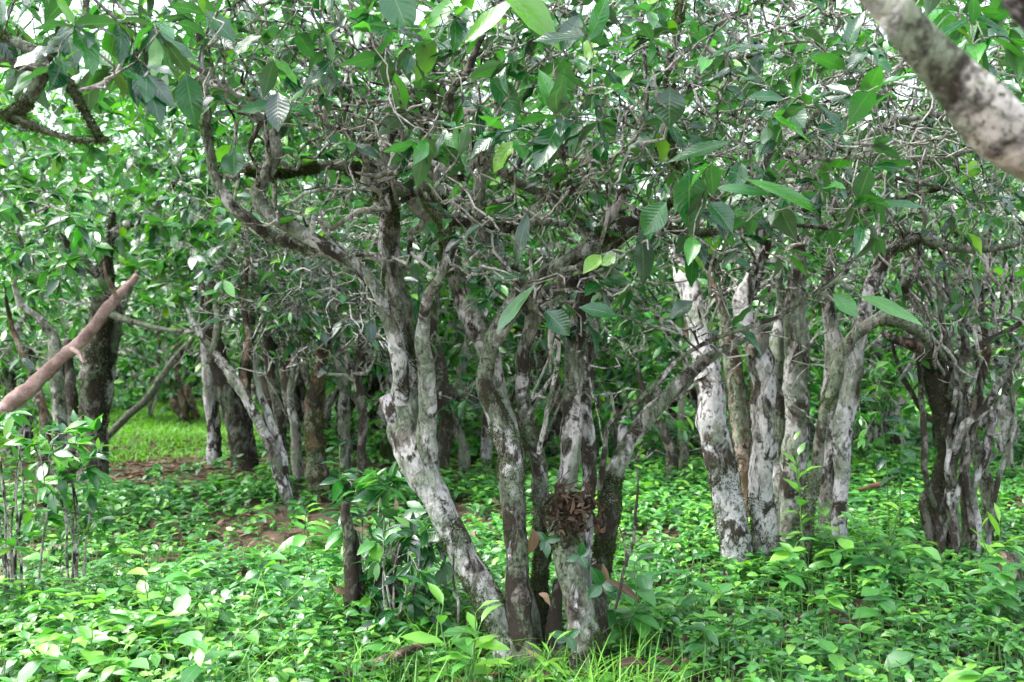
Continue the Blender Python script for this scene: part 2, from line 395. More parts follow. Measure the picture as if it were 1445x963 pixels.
def make_tree(name, label, base, stems, regs, bark, leafkw={}, moss=(), bare=None, cat='tea tree', group=None, twigmat=None, leafmat=None, sides=22, bump=.16):
    """stems: list of (part name, parent index or None, points, bark or None)"""
    root = thing(name, base, label, cat, group)
    sk = Skel(); objs = []; surfs = []
    for (pn, par, pts, bk) in stems:
        C, R = strand(pts, step=0.013 if sides >= 20 else .03, grounded=(pn == 'trunk'))
        if pn == 'trunk' and pts[-1][1] < 450: R = R*np.interp(np.linspace(0, 1, len(R)), [0, .7, 1], [1, 1, .45])
        b = MB(); big = max(p[3] for p in pts) > 24
        surf = tube(b, C, R, sides if big else max(8, sides//2), bump=bump if big else bump*1.2, lobes=.09 if big else .03, seed=rng.uniform(0, 6))
        o = b.build(pn, bk or bark, root)
        if par is not None:
            o.parent = objs[par]
        objs.append(o); surfs.append(surf)
        h = max(0, int(len(C)*.35)) if pn == 'trunk' else int(len(C)*.15)
        sk.add(C[h:], R[h:])
    for (k, kind, n, size, tint, lo, hi, thr, seed) in moss:
        b = MB(); mossify(b, surfs[k], n, size, tint, lo, hi, thr, seed, droop=.9 if kind == 'moss_patch' else 0)
        if b.n: 
            o = b.build(kind, M_MOSS if kind == 'moss_patch' else M_LICH, root)
            if objs[k].parent == root: o.parent = objs[k]
    if regs:
        tw, lf = crown(sk, rect_targets(regs), **leafkw)
        if bare:
            kw = dict(leafkw); kw.update(leafy=(0, 0), along=0, young=False, gnarl=.13, far=True, rad=(.013, .0026), sides=(7, 5)); kw.update(leaf_keep=lambda q: False)
            t2, _ = crown(sk, rect_targets(bare), **kw)
            if t2.n: t2.build('bare_twig', B_TWIG, root)
        if tw.n: tw.build('twig_tangle', twigmat or B_TWIG, root)
        if lf.n: lf.build('crown', leafmat or M_TEA, root)
    return root

# ================================================================== centre tree
A = [
 ('trunk', None, [(724,975,3.0,64),(712,900,3.0,58),(690,845,3.0,58),(655,790,3.02,60),(632,740,3.04,58),(610,690,3.05,60),(583,650,3.07,68),(568,600,3.1,72),(574,556,3.12,64),(576,530,3.13,40)], None),      #0
 ('trunk', None, [(747,975,2.97,60),(737,900,2.98,60),(730,830,3.0,56),(727,760,3.02,52),(724,700,3.03,54),(718,640,3.04,56),(702,590,3.04,50),(689,550,3.03,44),(688,510,3.02,38),(700,470,3.0,40),(725,430,2.97,40),(758,395,2.95,38),(795,372,2.93,34),(835,345,2.93,36),(880,318,2.95,34),(925,300,3.0,28),(965,270,3.05,22)], B_MID), #1
 ('trunk', None, [(832,985,2.93,84),(824,910,2.93,76),(812,840,2.95,66),(800,780,2.97,64),(792,735,3.0,58),(794,700,3.02,48)], B_MID),  #2
 ('trunk', None, [(762,800,3.12,30),(766,720,3.12,36),(755,640,3.12,36),(744,595,3.12,34),(740,550,3.12,34),(738,500,3.12,36),(752,455,3.13,36),(778,425,3.15,26),(792,385,3.17,20)], B_PALE), #3
 ('trunk', None, [(812,770,3.1,40),(802,690,3.1,44),(804,640,3.1,44),(808,580,3.1,42),(809,520,3.1,42),(812,470,3.1,40),(825,420,3.1,36),(838,385,3.1,28),(835,350,3.12,24),(815,310,3.15,22),(808,270,3.2,18)], B_PALE), #4
 ('trunk', None, [(846,860,3.2,36),(850,790,3.2,42),(858,730,3.18,44),(862,685,3.18,42),(882,640,3.16,32),(905,600,3.16,32),(935,565,3.15,32),(962,540,3.13,28),(1000,507,3.1,24),(1045,482,3.08,15),(1105,442,3.05,11),(1165,402,3.0,9),(1235,335,2.95,6)], B_MID), #5
 ('trunk', None, [(778,975,3.08,44),(768,890,3.1,42),(760,810,3.1,34),(772,750,3.12,30),(765,700,3.13,20)], B_DARK), #6
 ('trunk', None, [(828,720,3.16,30),(832,640,3.16,30),(828,560,3.17,28),(833,490,3.18,26),(850,440,3.2,22),(880,400,3.2,16)], B_WHITE), #7
 # limbs
 ('branch', 0, [(566,570,3.09,36),(562,505,3.05,30),(548,450,3.04,27),(532,408,3.02,26),(505,378,3.0,26),(470,355,2.98,30),(430,332,2.97,30),(395,310,2.95,30),(370,290,2.95,28),(363,270,2.95,24),(378,240,2.95,24),(387,205,2.95,30),(380,178,2.95,22),(340,148,2.93,16),(295,108,2.9,11),(250,80,2.85,7)], None), #8
 ('branch', 0, [(500,372,3.0,20),(440,352,3.05,22),(395,338,3.05,22),(350,310,3.03,22),(322,285,3.0,24),(305,255,3.0,20),(296,210,3.0,19),(290,160,3.0,16),(286,110,3.0,14),(281,60,3.0,10),(286,-10,3.0,8)], B_MID), #9
 ('branch', 0, [(602,650,3.06,44),(603,585,3.04,38),(600,520,3.02,31),(598,470,3.02,26),(604,420,3.0,20),(622,385,2.99,18),(631,350,2.98,15),(625,315,2.98,18),(610,290,2.98,20),(590,255,2.98,18),(565,212,2.98,12)], B_PALE), #10
 ('branch', 1, [(722,640,3.08,40),(706,565,3.1,38),(690,500,3.12,42),(662,442,3.13,38),(645,395,3.13,36),(632,345,3.13,30),(620,300,3.13,26),(618,250,3.13,22),(606,200,3.13,18),(586,140,3.13,16),(555,95,3.1,14),(542,40,3.1,10),(540,-20,3.1,8)], B_PALE), #11
 ('branch', 3, [(750,465,3.12,24),(745,410,3.12,26),(715,372,3.12,26),(688,340,3.12,26),(675,300,3.12,24),(680,250,3.12,22),(695,195,3.12,20),(702,140,3.12,14),(708,80,3.1,11),(715,-20,3.1,8)], B_PALE), #12
 ('branch', 11, [(618,312,3.1,16),(665,315,3.12,18),(720,322,3.15,20),(765,312,3.18,16),(800,318,3.2,12)], B_PALE), #13
 ('branch', 4, [(838,330,3.05,20),(812,298,2.98,20),(770,275,2.93,18),(735,262,2.9,18),(700,235,2.88,20),(665,200,2.86,16),(625,172,2.86,14),(598,160,2.87,11)], B_MOSSY), #14
 ('branch', 14, [(642,172,2.84,14),(636,130,2.82,14),(660,98,2.8,15),(674,62,2.8,12),(690,35,2.8,10),(712,-10,2.8,8)], B_DARK), #15
 ('branch', 4, [(838,335,3.0,22),(868,295,2.95,18),(890,240,2.95,11),(905,180,2.95,9),(912,110,2.95,8),(905,20,2.95,6)], None), #16
 ('branch', 1, [(915,305,3.0,22),(955,325,2.98,14),(1010,328,2.95,12),(1060,322,2.93,11),(1130,318,2.9,9),(1210,330,2.9,6)], B_MOSSY), #17
 ('branch', 1, [(965,270,3.05,20),(1010,262,3.05,16),(1060,258,3.0,12),(1090,215,2.98,9),(1130,190,2.95,8),(1160,150,2.92,7),(1190,125,2.9,6),(1222,58,2.9,5)], B_MID), #18
 ('branch', 4, [(808,275,3.18,18),(790,210,3.2,12),(800,150,3.2,10),(785,90,3.2,8),(795,10,3.2,7)], B_DARK), #19
 ('branch', 8, [(380,190,2.95,16),(405,165,2.93,13),(440,160,2.9,9),(490,148,2.88,8),(560,140,2.86,6)], None), #20
 ('branch', 0, [(540,245,3.15,22),(510,240,3.12,26),(470,232,3.1,22),(430,238,3.08,16),(385,246,3.07,12),(330,240,3.05,8)], B_MOSSY), #21
 ('branch', 1, [(738,440,2.97,22),(770,415,2.98,26),(800,402,3.0,24),(828,388,3.02,22),(862,350,3.03,18),(905,318,3.05,14)], B_MID), #22
 ('branch', 0, [(545,560,3.11,26),(556,590,3.09,30),(560,620,3.09,20)], B_WHITE), #23 lump
 ('branch', 5, [(845,690,3.12,12),(862,600,3.0,8),(905,560,2.98,9),(965,503,2.98,9),(1035,468,2.97,9),(1100,445,2.95,8),(1185,392,2.93,6),(1245,325,2.9,4)], B_MID), #24
 ('branch', 3, [(760,640,3.05,10),(775,560,3.0,9),(790,500,2.98,8),(775,430,2.95,7),(735,380,2.93,6)], B_TWIG), #25
 ('branch', 1, [(960,275,3.05,18),(952,220,3.05,16),(944,160,3.05,14),(945,90,3.03,16),(958,40,3.0,15),(962,-20,3.0,14)], B_MOSSY), #26
 ('branch', 26, [(945,100,3.0,14),(965,74,2.98,12),(990,64,2.96,12),(1015,78,2.95,11),(1060,80,2.93,9),(1110,62,2.92,8),(1165,55,2.9,6)], B_PALE), #27
 ('branch', 0, [(800,990,3.0,60),(788,930,3.02,44),(780,880,3.05,30),(790,820,3.08,18)], B_DARK),
 ('branch', 0, [(748,990,3.04,50),(756,930,3.06,38),(750,870,3.08,26),(742,810,3.1,16)], B_MOSSY),
 ('branch', 0, [(862,985,3.02,46),(852,930,3.06,36),(846,870,3.1,30),(842,800,3.12,22)], B_DARK),
 ('branch', 0, [(578,600,3.11,40),(576,556,3.12,46),(572,500,3.14,48),(565,440,3.15,44),(556,390,3.15,42),(549,330,3.15,40),(543,280,3.15,36),(540,235,3.15,34),(548,195,3.18,26),(566,165,3.2,18)], B_PALE),      #28
]
A = [(a, b, [(x, y, Y, w*(.82 if a == 'trunk' else .92)) for (x, y, Y, w) in c], d) for (a, b, c, d) in A]
moss = [
 (31,'moss_patch',2600,.014,.35,.1,.5,.05,0), (31,'moss_patch',1500,.014,.5,.62,1.0,.1,2), (0,'lichen_patch',1300,.009,.5,.2,.75,.35,5), (0,'moss_patch',1800,.013,.25,.05,.5,.35,9),
 (1,'moss_patch',1600,.010,.3,.25,.55,.3,4), (1,'lichen_patch',1800,.009,.5,.62,1.0,.1,3), (1,'moss_patch',1200,.012,.3,.8,1,.1,8),
 (2,'moss_patch',2200,.012,.3,0,.35,.2,1), (2,'lichen_patch',1400,.007,.6,.35,.9,.3,6), (2,'moss_patch',1300,.012,.4,.75,1,.1,11),
 (3,'moss_patch',900,.012,.35,.1,.6,.4,2), (4,'moss_patch',600,.009,.4,.2,.8,.45,7), (5,'moss_patch',2600,.012,.25,.12,.36,-.3,3), (5,'lichen_patch',900,.008,.4,.3,.8,.2,9),
 (6,'moss_patch',2500,.013,.15,0,1,-.3,5), (8,'lichen_patch',1500,.009,.5,.15,.8,.2,4), (9,'moss_patch',900,.010,.35,.2,.9,.2,4),
 (10,'moss_patch',900,.012,.5,.55,.85,.1,4), (11,'moss_patch',1500,.014,.35,.35,.55,.1,1), (11,'lichen_patch',700,.009,.5,.5,1,.2,1),
 (14,'lichen_patch',2200,.012,.5,.05,.7,-.1,2), (14,'moss_patch',700,.012,.2,.1,.9,0,2), (17,'moss_patch',1200,.012,.3,0,1,-.1,2), (18,'lichen_patch',700,.009,.4,0,.7,0,2),
 (21,'moss_patch',2600,.014,.3,0,.9,-.3,2), (26,'moss_patch',1500,.013,.7,0,1,-.1,2), (13,'moss_patch',300,.010,.4,0,1,.2,2)]
regsA = [(230,1000,-90,45,3.2,4.0,46),(230,560,-330,50,2.35,3.7,105),(540,1010,-330,50,2.3,3.7,125),(240,560,30,170,2.4,3.5,60),(540,980,30,210,2.3,3.5,104),
         (300,560,170,330,2.8,3.5,14),(560,960,210,340,2.7,3.5,34),(960,1240,60,340,2.4,3.3,80),(680,900,340,460,2.8,3.2,22),(880,1120,330,470,2.9,3.3,14)]
rootA = make_tree('tea_tree', 'old many-stemmed tea tree with pale blotched trunks and a broken stem, nearest in the centre', px(770,965,3.0),
          A, regsA, B_PALE, dict(leafy=(2,4), L=(.065,.135), tint=(.44,.22), bright=.11, droop=.28, along=.36), moss,
          bare=[(230,1000,-80,200,2.4,3.3,95),(960,1430,-40,330,2.5,3.3,60),(330,560,160,330,2.7,3.4,12),(560,960,200,380,2.5,3.3,22),(820,1150,340,520,2.8,3.2,12)])

# the large leaves that hang in front of the crown, one by one
HL = [(945,122,944,178,46,.30,2.55,.3),(972,238,974,320,50,.42,2.5,.2),(940,285,908,330,40,.50,2.55,.4),(1000,286,1038,322,38,.35,2.5,.5),(1050,253,1190,298,26,.72,2.45,.2),(1005,266,1092,262,16,.55,2.5,.2),
 (790,172,755,235,38,.40,2.5,.5),(545,-30,578,46,50,.45,2.5,.2),(700,-20,800,50,52,.80,2.45,.3),(660,-10,585,38,30,.75,2.5,.3),(1030,200,945,222,26,.38,2.55,.4),(1108,140,1060,128,26,.40,2.6,.5),
 (895,100,852,128,26,.75,2.6,.3),(1105,145,1135,178,30,.35,2.6,.5),(740,100,715,98,60,.5,2.6,.6),(820,20,790,70,32,.25,2.5,.4),(845,60,820,78,40,.85,2.6,.4),(330,212,330,248,36,.35,2.6,.5),(262,103,272,172,38,.42,2.35,.4),
 (190,100,232,158,40,.10,2.35,.4),(392,130,392,182,36,.05,2.5,.5),(92,30,106,92,34,.25,2.1,.5),(0,-10,-6,38,40,.3,2.1,.5),(75,-20,10,25,36,.3,2.15,.5),(848,360,824,382,22,.85,2.7,.2),(870,362,846,372,20,.8,2.7,.3),
 (1212,418,1310,450,26,.75,3.1,.2),(1175,415,1212,446,30,.68,3.1,.2),(905,325,912,402,34,.18,2.75,.5),(690,392,745,386,18,.30,2.75,.4),(745,300,725,370,20,.25,2.8,.5),(700,470,745,400,22,.55,2.75,.3),(870,445,820,430,24,.40,2.7,.4),
 (978,425,945,448,26,.15,2.8,.4),(1050,345,1020,372,24,.2,2.9,.4),(770,440,805,470,34,.32,2.75,.4),(655,60,725,-5,30,.8,2.55,.3),(690,108,735,160,34,.45,2.65,.4),(560,250,600,230,22,.5,2.8,.4),(905,10,930,-20,26,.9,2.5,.3),
 (1230,85,1262,97,20,.4,2.9,.4),(1240,288,1310,285,16,.45,2.9,.4),(1190,180,1150,182,24,.3,2.8,.4),(965,190,1000,215,24,.3,2.7,.4),(620,190,655,205,22,.6,2.75,.3),(470,85,420,120,40,.15,2.5,.5),(555,55,500,20,30,.55,2.6,.4),(290,15,330,55,30,.4,2.5,.4)]
for (xa, ya, xb, yb, wp, tn, Yd, tiltz) in HL:
    a_, b_ = px(xa, ya, Yd), px(xb, yb, Yd-rng.uniform(-.02, .05)); L_len = float(np.linalg.norm(b_-a_))*1.06; b = MB()
    nn_ = np.array([rng.normal(0, .18), -1.0, .35+tiltz])
    leaves(b, [a_], [b_-a_], [nn_], L_len, wp*Yd/F*1.02, rng.uniform(.05, .45), rng.uniform(.10, .35), min(1, tn+.14), 'hi', wave=.05)
    st = a_-(b_-a_)*.12+np.array([0, .02, .012]); tube(b, np.array([st, (st+a_)/2+[0, 0, .004], a_]), np.full(3, .0014), 5)
    b.build('leaf', M_TEA, rootA)

# ================================================================== pale tree on the right
Bt = [
 ('trunk', None, [(1055,845,4.2,56),(1042,790,4.2,52),(1030,720,4.2,50),(1014,650,4.2,50),(1005,590,4.2,48),(1000,540,4.22,46),(990,470,4.25,44),(972,410,4.3,40),(958,360,4.35,36),(950,300,4.4,28),(952,220,4.4,20)], B_WHITE),
 ('trunk', None, [(1086,840,4.25,48),(1080,760,4.25,46),(1074,690,4.25,42),(1077,620,4.25,42),(1079,560,4.25,42),(1072,505,4.25,42),(1052,450,4.27,36),(1050,420,4.3,34),(1066,380,4.3,28),(1082,335,4.3,24),(1095,270,4.35,18),(1120,200,4.35,12)], B_WHITE),
 ('branch', 1, [(1062,500,4.22,30),(1072,478,4.2,32),(1080,462,4.18,26)], B_DARK),
 ('trunk', None, [(1118,820,4.4,44),(1119,740,4.4,42),(1120,660,4.4,42),(1125,580,4.4,42),(1124,500,4.4,42),(1122,440,4.4,38),(1126,380,4.4,34),(1122,320,4.4,26),(1108,240,4.4,16)], B_PALE),
 ('trunk', None, [(1186,830,4.3,20),(1184,760,4.3,28),(1187,690,4.3,30),(1190,620,4.3,31),(1200,540,4.3,30),(1210,480,4.3,28),(1219,430,4.3,26),(1236,390,4.3,26),(1262,350,4.3,34),(1300,335,4.3,30),(1340,345,4.35,18)], B_WHITE),
 ('trunk', None, [(1128,830,4.15,26),(1138,740,4.15,22),(1150,660,4.15,22),(1163,590,4.12,18),(1176,540,4.1,19),(1186,505,4.08,22),(1210,472,4.05,24),(1242,452,4.03,25),(1275,458,4.03,21),(1300,470,4.05,18),(1312,490,4.1,12)], B_MOSSY),
 ('trunk', None, [(1165,760,4.6,26),(1172,640,4.6,30),(1176,540,4.6,34),(1178,480,4.6,32),(1168,430,4.6,30),(1172,350,4.6,20)], B_PALE),
 ('trunk', None, [(1070,800,4.75,28),(1052,700,4.75,30),(1045,600,4.75,30),(1034,520,4.75,30),(1022,450,4.75,26),(1000,380,4.75,18)], B_BROWN),
 ('trunk', None, [(1096,830,4.6,30),(1098,700,4.6,26),(1098,600,4.6,26),(1095,500,4.6,24),(1102,420,4.6,22),(1090,340,4.6,18)], B_MID),
 ('branch', 1, [(1078,340,4.3,20),(1065,300,4.25,16),(1090,262,4.1,14),(1130,256,4.0,12),(1180,262,3.95,11),(1250,250,3.9,9),(1340,268,3.85,6)], B_MID),
 ('branch', 0, [(950,300,4.4,24),(985,262,4.2,18),(1040,272,4.0,16),(1110,268,3.9,14),(1180,228,3.8,15),(1222,225,3.75,14),(1300,226,3.7,11),(1380,212,3.7,8),(1450,205,3.7,5)], B_MOSSY),
 ('branch', 10, [(1222,222,3.75,13),(1228,190,3.72,12),(1262,172,3.7,11),(1310,165,3.7,8),(1380,150,3.7,6)], B_PALE),
 ('branch', 3, [(1120,310,4.4,20),(1160,280,4.3,18),(1200,300,4.2,14),(1270,280,4.1,11),(1340,262,4.0,8)], B_DARK),
 ('branch', 4, [(1300,338,4.3,20),(1340,350,4.3,16),(1400,352,4.3,12),(1450,340,4.3,9)], B_MOSSY),
 ('branch', 3, [(1108,240,4.4,14),(1180,200,4.3,10),(1230,130,4.2,8),(1290,80,4.2,7)], B_PALE),
]
Bt = [(a, b, [(x, y, Y*.955, w) for (x, y, Y, w) in c], d) for (a, b, c, d) in Bt]
regsB = [(960,1500,-280,60,3.2,4.9,190),(980,1460,60,200,3.2,4.8,180),(960,1440,200,340,3.5,5.0,150),(940,1250,330,420,4.0,4.9,26)]
_b = make_tree('tea_tree', 'tea tree with a cluster of smooth whitish upright trunks, right of the centre tree', px(1110,835,4.3), Bt, regsB, B_WHITE,
          dict(leafy=(2,3), L=(.07,.13), tint=(.42,.2), bright=.10, droop=.25, along=.30, gnarl=.14, step=.035),
          [(0,'moss_patch',900,.014,.2,0,.3,-.1,1),(1,'moss_patch',900,.014,.2,0,.22,-.1,1),(4,'moss_patch',900,.014,.3,.82,1,-.2,3),(5,'moss_patch',1600,.013,.4,.1,.9,.1,3),(10,'lichen_patch',1500,.012,.4,.1,.9,-.1,3),(10,'moss_patch',700,.012,.3,.0,.9,.1,3),(3,'moss_patch',400,.012,.2,0,.5,.3,3)],
          bare=[(950,1450,-60,340,3.2,4.6,80),(960,1260,330,430,3.9,4.6,18)])

# ================================================================== gnarled tree on the right
Ct = []
gn = random.Random(5)
for (pts, bk) in [
  ([(1332,825,4.9,26),(1326,740,4.9,26),(1322,700,4.9,26),(1334,640,4.9,24),(1330,580,4.9,28),(1320,530,4.9,32),(1312,495,4.9,30),(1305,480,4.9,18)], B_DARK),
  ([(1350,820,4.85,22),(1346,740,4.85,20),(1340,690,4.85,18),(1350,630,4.85,16),(1358,590,4.85,18),(1350,540,4.85,16),(1362,480,4.85,12),(1340,420,4.85,9),(1330,350,4.85,7)], B_MID),
  ([(1366,815,4.95,20),(1364,730,4.95,18),(1360,680,4.95,16),(1368,620,4.95,16),(1380,560,4.95,14),(1392,500,4.95,13),(1385,430,4.95,10),(1400,350,4.95,8)], B_BROWN),
  ([(1318,800,4.92,16),(1312,740,4.92,18),(1306,705,4.92,18),(1322,690,4.92,14)], B_DARK),
  ([(1372,812,4.88,15),(1378,740,4.88,14),(1374,690,4.88,13),(1390,640,4.88,14),(1400,600,4.88,14),(1415,560,4.88,12),(1430,500,4.85,10)], B_PALE),
  ([(1345,640,4.85,14),(1362,600,4.8,14),(1388,580,4.78,13),(1410,540,4.75,12),(1440,500,4.75,9)], B_PALE),
  ([(1338,560,4.85,12),(1352,520,4.8,14),(1378,492,4.78,12),(1415,470,4.78,10),(1448,450,4.78,8)], B_DARK),
  ([(1312,500,4.9,22),(1290,488,4.85,20),(1262,478,4.8,12),(1245,468,4.8,8)], B_BROWN),
  ([(1322,540,4.9,14),(1345,560,4.85,13),(1340,500,4.85,12),(1326,430,4.85,8),(1322,380,4.85,7)], B_PALE),
  ([(1405,800,5.2,24),(1398,720,5.2,22),(1385,660,5.2,22),(1372,610,5.2,18),(1360,540,5.2,12)], B_MOSSY),
  ([(1330,600,5.0,12),(1300,580,5.0,8),(1270,520,5.0,6),(1255,470,5.0,5)], B_DARK),
  ]:
    Ct.append(('trunk' if pts[0][1] > 700 else 'branch', None, [(x, y, Y*.87, w*1.12) for (x, y, Y, w) in pts], bk))
for k in range(9):    # slim twisted stems fused into the clump
    x = gn.uniform(1318, 1392); pts = [(x, 822, 4.2, gn.uniform(9, 15))]; y = 822; b_ = gn.choice([B_DARK, B_MID, B_PALE, B_PALE])
    for q in range(6):
        y -= gn.uniform(45, 62); x += gn.uniform(-15, 15)+(x-1350)*.10; pts.append((x, y, 4.22+gn.uniform(-.07, .07), max(5, pts[-1][3]*.92)))
    Ct.append(('trunk', None, pts, b_))
for k in range(38):   # hanging, tangled shoots above the trunks
    x = gn.uniform(1270, 1440); y = gn.uniform(400, 540); pts = [(x, y, 4.85, gn.uniform(5, 9))]
    for q in range(5):
        x += gn.uniform(-26, 26)-6; y -= gn.uniform(15, 45); pts.append((x, y, 4.85+gn.uniform(-.2, .2), max(2.5, pts[-1][3]*.8)))
    Ct.append(('branch', None, [(x, y, Y*.87, w*1.05) for (x, y, Y, w) in pts], B_TWIG))
regsC = [(1200,1520,-60,200,3.9,5.2,80),(1230,1500,200,400,3.9,5.0,100),(1260,1480,400,540,3.9,4.7,70)]
make_tree('tea_tree', 'gnarled dark tea tree of thin twisted stems under a tangle of shoots, at the right', px(1350,820,4.25), Ct, regsC, B_DARK,
          dict(leafy=(0,3), L=(.07,.12), tint=(.30,.18), bright=.06, gnarl=.22, along=.12, det='mid', step=.035, rad=(.008,.0018)),
          [(0,'moss_patch',1200,.014,.3,0,1,-.1,1),(3,'moss_patch',500,.012,.3,0,1,-.1,1),(9,'moss_patch',800,.016,.5,0,1,-.1,1)])

# ================================================================== left trees
Et = [
 ('trunk', None, [(132,705,6.6,54),(131,650,6.6,48),(130,600,6.6,46),(132,540,6.6,44),(138,480,6.6,44),(146,430,6.6,40),(150,370,6.6,30),(160,300,6.6,20)], B_DARK),
 ('trunk', None, [(146,600,6.7,18),(152,540,6.7,20),(160,480,6.7,22),(172,430,6.7,20),(200,370,6.7,14)], B_PALE),
 ('trunk', None, [(104,690,6.7,30),(102,620,6.7,28),(100,560,6.7,22),(95,480,6.7,14)], B_DARK),
 ('branch', 0, [(150,440,6.6,18),(190,455,6.4,10),(240,466,6.2,9),(290,470,6.1,8)], B_MOSSY),
 ('branch', 0, [(150,400,6.6,20),(100,350,6.5,14),(60,300,6.4,10)], B_MID),
 ('branch', 0, [(160,330,6.6,20),(220,290,6.5,12),(260,240,6.4,8)], B_MID),
]
make_tree('tea_tree', 'thick dark lichen-spotted tea tree trunk behind the bare log at left', px(132,700,6.6), Et,
          [(-60,420,60,330,5.3,7.6,250),(-40,380,300,430,5.8,7.4,90),(-60,400,-250,80,5.6,7.6,110)], B_DARK,
          dict(leafy=(5,9), L=(.09,.15), tint=(.66,.20), bright=.42, det='mid', droop=.25, along=.8, step=.06, sides=(6,4), rad=(.012,.0025)),
          [(0,'moss_patch',1500,.02,.3,0,1,0,1),(0,'lichen_patch',900,.02,.8,0,1,.3,4)])
E2 = [
 ('trunk', None, [(84,640,5.2,26),(84,590,5.2,28),(81,540,5.2,24),(78,500,5.2,24),(72,470,5.2,22),(56,450,5.2,20),(34,434,5.2,20),(24,425,5.2,14)], B_MID),
 ('trunk', None, [(60,660,5.4,20),(64,600,5.4,18),(50,540,5.4,14),(20,470,5.4,12),(5,400,5.4,10)], B_BROWN),
 ('branch', 0, [(30,434,5.2,12),(20,400,5.15,9),(32,360,5.1,7),(24,320,5.1,5)], B_PALE),
]
make_tree('tea_tree', 'slim tea tree with a crooked elbowed trunk, its stem crossing behind the bare log', px(82,680,5.2), E2,
          [(-150,160,150,330,4.4,5.8,75),(-150,120,330,420,4.6,5.6,45),(-160,60,420,560,4.9,5.8,22)], B_MID,
          dict(leafy=(4,8), L=(.08,.135), tint=(.55,.20), bright=.26, det='mid', droop=.2, along=.8, step=.05, sides=(6,4)))
Ft = [
 ('trunk', None, [(345,668,7.0,44),(336,620,7.0,36),(322,560,7.0,34),(306,500,7.0,30),(292,450,7.0,26),(285,380,7.0,16)], B_DARK),
 ('trunk', None, [(302,622,7.6,26),(298,570,7.6,24),(294,520,7.6,22),(290,460,7.6,18)], B_WHITE),
 ('trunk', None, [(352,660,7.1,34),(348,620,7.1,30),(344,560,7.1,24),(352,480,7.1,18),(360,400,7.1,12)], B_DARK),
 ('branch', 0, [(290,460,7.0,14),(300,400,6.9,12),(330,350,6.8,9)], B_MID),
]
make_tree('tea_tree', 'tea tree with a leaning grey trunk and black base beside the grassy clearing', px(335,662,7.0), Ft,
          [(180,560,-120,330,5.9,7.8,210),(220,520,300,450,6.2,7.8,80)], B_DARK,
          dict(leafy=(4,8), L=(.09,.14), tint=(.42,.22), bright=.14, det='mid', droop=.3, along=.7, step=.06, sides=(6,4), rad=(.012,.0025)))
F2 = [
 ('trunk', None, [(410,715,5.6,16),(400,690,5.6,20),(388,650,5.6,20),(372,610,5.6,18),(352,570,5.6,18),(336,545,5.6,20),(316,515,5.6,20),(296,490,5.6,18),(276,462,5.6,16),(262,430,5.6,10)], B_PALE),
 ('trunk', None, [(416,712,5.65,10),(404,680,5.65,12),(398,640,5.65,14),(380,590,5.65,14),(366,550,5.65,12),(360,500,5.65,9)], B_WHITE),
 ('branch', 0, [(352,570,5.6,12),(345,530,5.6,14),(350,480,5.6,12),(345,420,5.6,10),(350,350,5.6,7)], B_BROWN),
 ('branch', 0, [(300,495,5.6,12),(308,450,5.6,12),(304,420,5.6,8)], B_MOSSY),
]
make_tree('tea_tree', 'thin pale tea tree leaning hard to the left, split into two roots at its foot', px(410,715,5.6), F2,
          [(200,420,230,400,4.9,6.2,60),(240,500,380,470,5.2,6.2,46)], B_PALE,
          dict(leafy=(1,4), L=(.07,.13), tint=(.38,.2), bright=.12, det='mid', droop=.4, gnarl=.2, along=.3, step=.05, sides=(6,4)),
          [(0,'lichen_patch',300,.012,.6,0,1,.1,1)])
G = [
 ('trunk', None, [(452,712,6.0,40),(447,660,6.0,36),(443,600,6.0,34),(446,550,6.0,28),(452,510,6.0,22),(462,470,6.0,22),(478,430,6.0,14)], B_BROWN),
 ('trunk', None, [(394,690,6.3,22),(396,620,6.3,22),(390,560,6.3,20),(380,500,6.3,20),(372,440,6.3,16),(365,380,6.3,10)], B_DARK),
 ('trunk', None, [(420,700,6.2,18),(418,620,6.2,18),(410,560,6.2,12),(416,490,6.2,12),(408,420,6.2,9)], B_PALE),
 ('branch', 0, [(446,560,6.0,14),(430,520,6.0,14),(428,480,6.0,12),(418,430,6.0,10)], B_PALE),
 ('trunk', None, [(512,720,5.9,18),(510,650,5.9,18),(512,590,5.9,16),(506,530,5.9,14),(510,460,5.9,14),(500,400,5.9,10)], B_DARK),
 ('trunk', None, [(490,700,6.4,20),(486,620,6.4,22),(484,540,6.4,18),(470,480,6.4,22),(468,430,6.4,14)], B_PALE),
 ('branch', 4, [(510,560,5.9,12),(490,510,5.9,10),(480,450,5.9,8)], B_TWIG),
]
make_tree('tea_tree', 'tea tree with a rusty mossy brown trunk among dark stems, left of the centre tree', px(450,712,6.0), G,
          [(330,620,100,360,5.2,6.6,110),(360,600,350,520,5.3,6.6,120)], B_BROWN,
          dict(leafy=(2,4), L=(.08,.15), tint=(.36,.18), bright=.12, det='mid', droop=.5, gnarl=.22, along=.3, step=.05, sides=(6,4)), bare=[(240,600,250,520,5.0,6.4,150)],
          moss=[(0,'moss_patch',1600,.018,.7,0,.8,-.1,1)])
H = [
 ('trunk', None, [(628,730,6.4,34),(624,660,6.4,28),(630,600,6.4,26),(622,540,6.4,26),(612,470,6.4,22),(620,400,6.4,14)], B_DARK),
 ('trunk', None, [(648,710,6.6,20),(655,640,6.6,18),(640,580,6.6,16),(655,510,6.6,16),(660,430,6.6,12)], B_MOSSY),
 ('trunk', None, [(687,700,7.4,22),(686,640,7.4,22),(690,580,7.4,20),(684,500,7.4,14)], B_WHITE),
 ('branch', 0, [(622,540,6.4,16),(650,560,6.4,10),(672,540,6.4,8)], B_DARK),
]
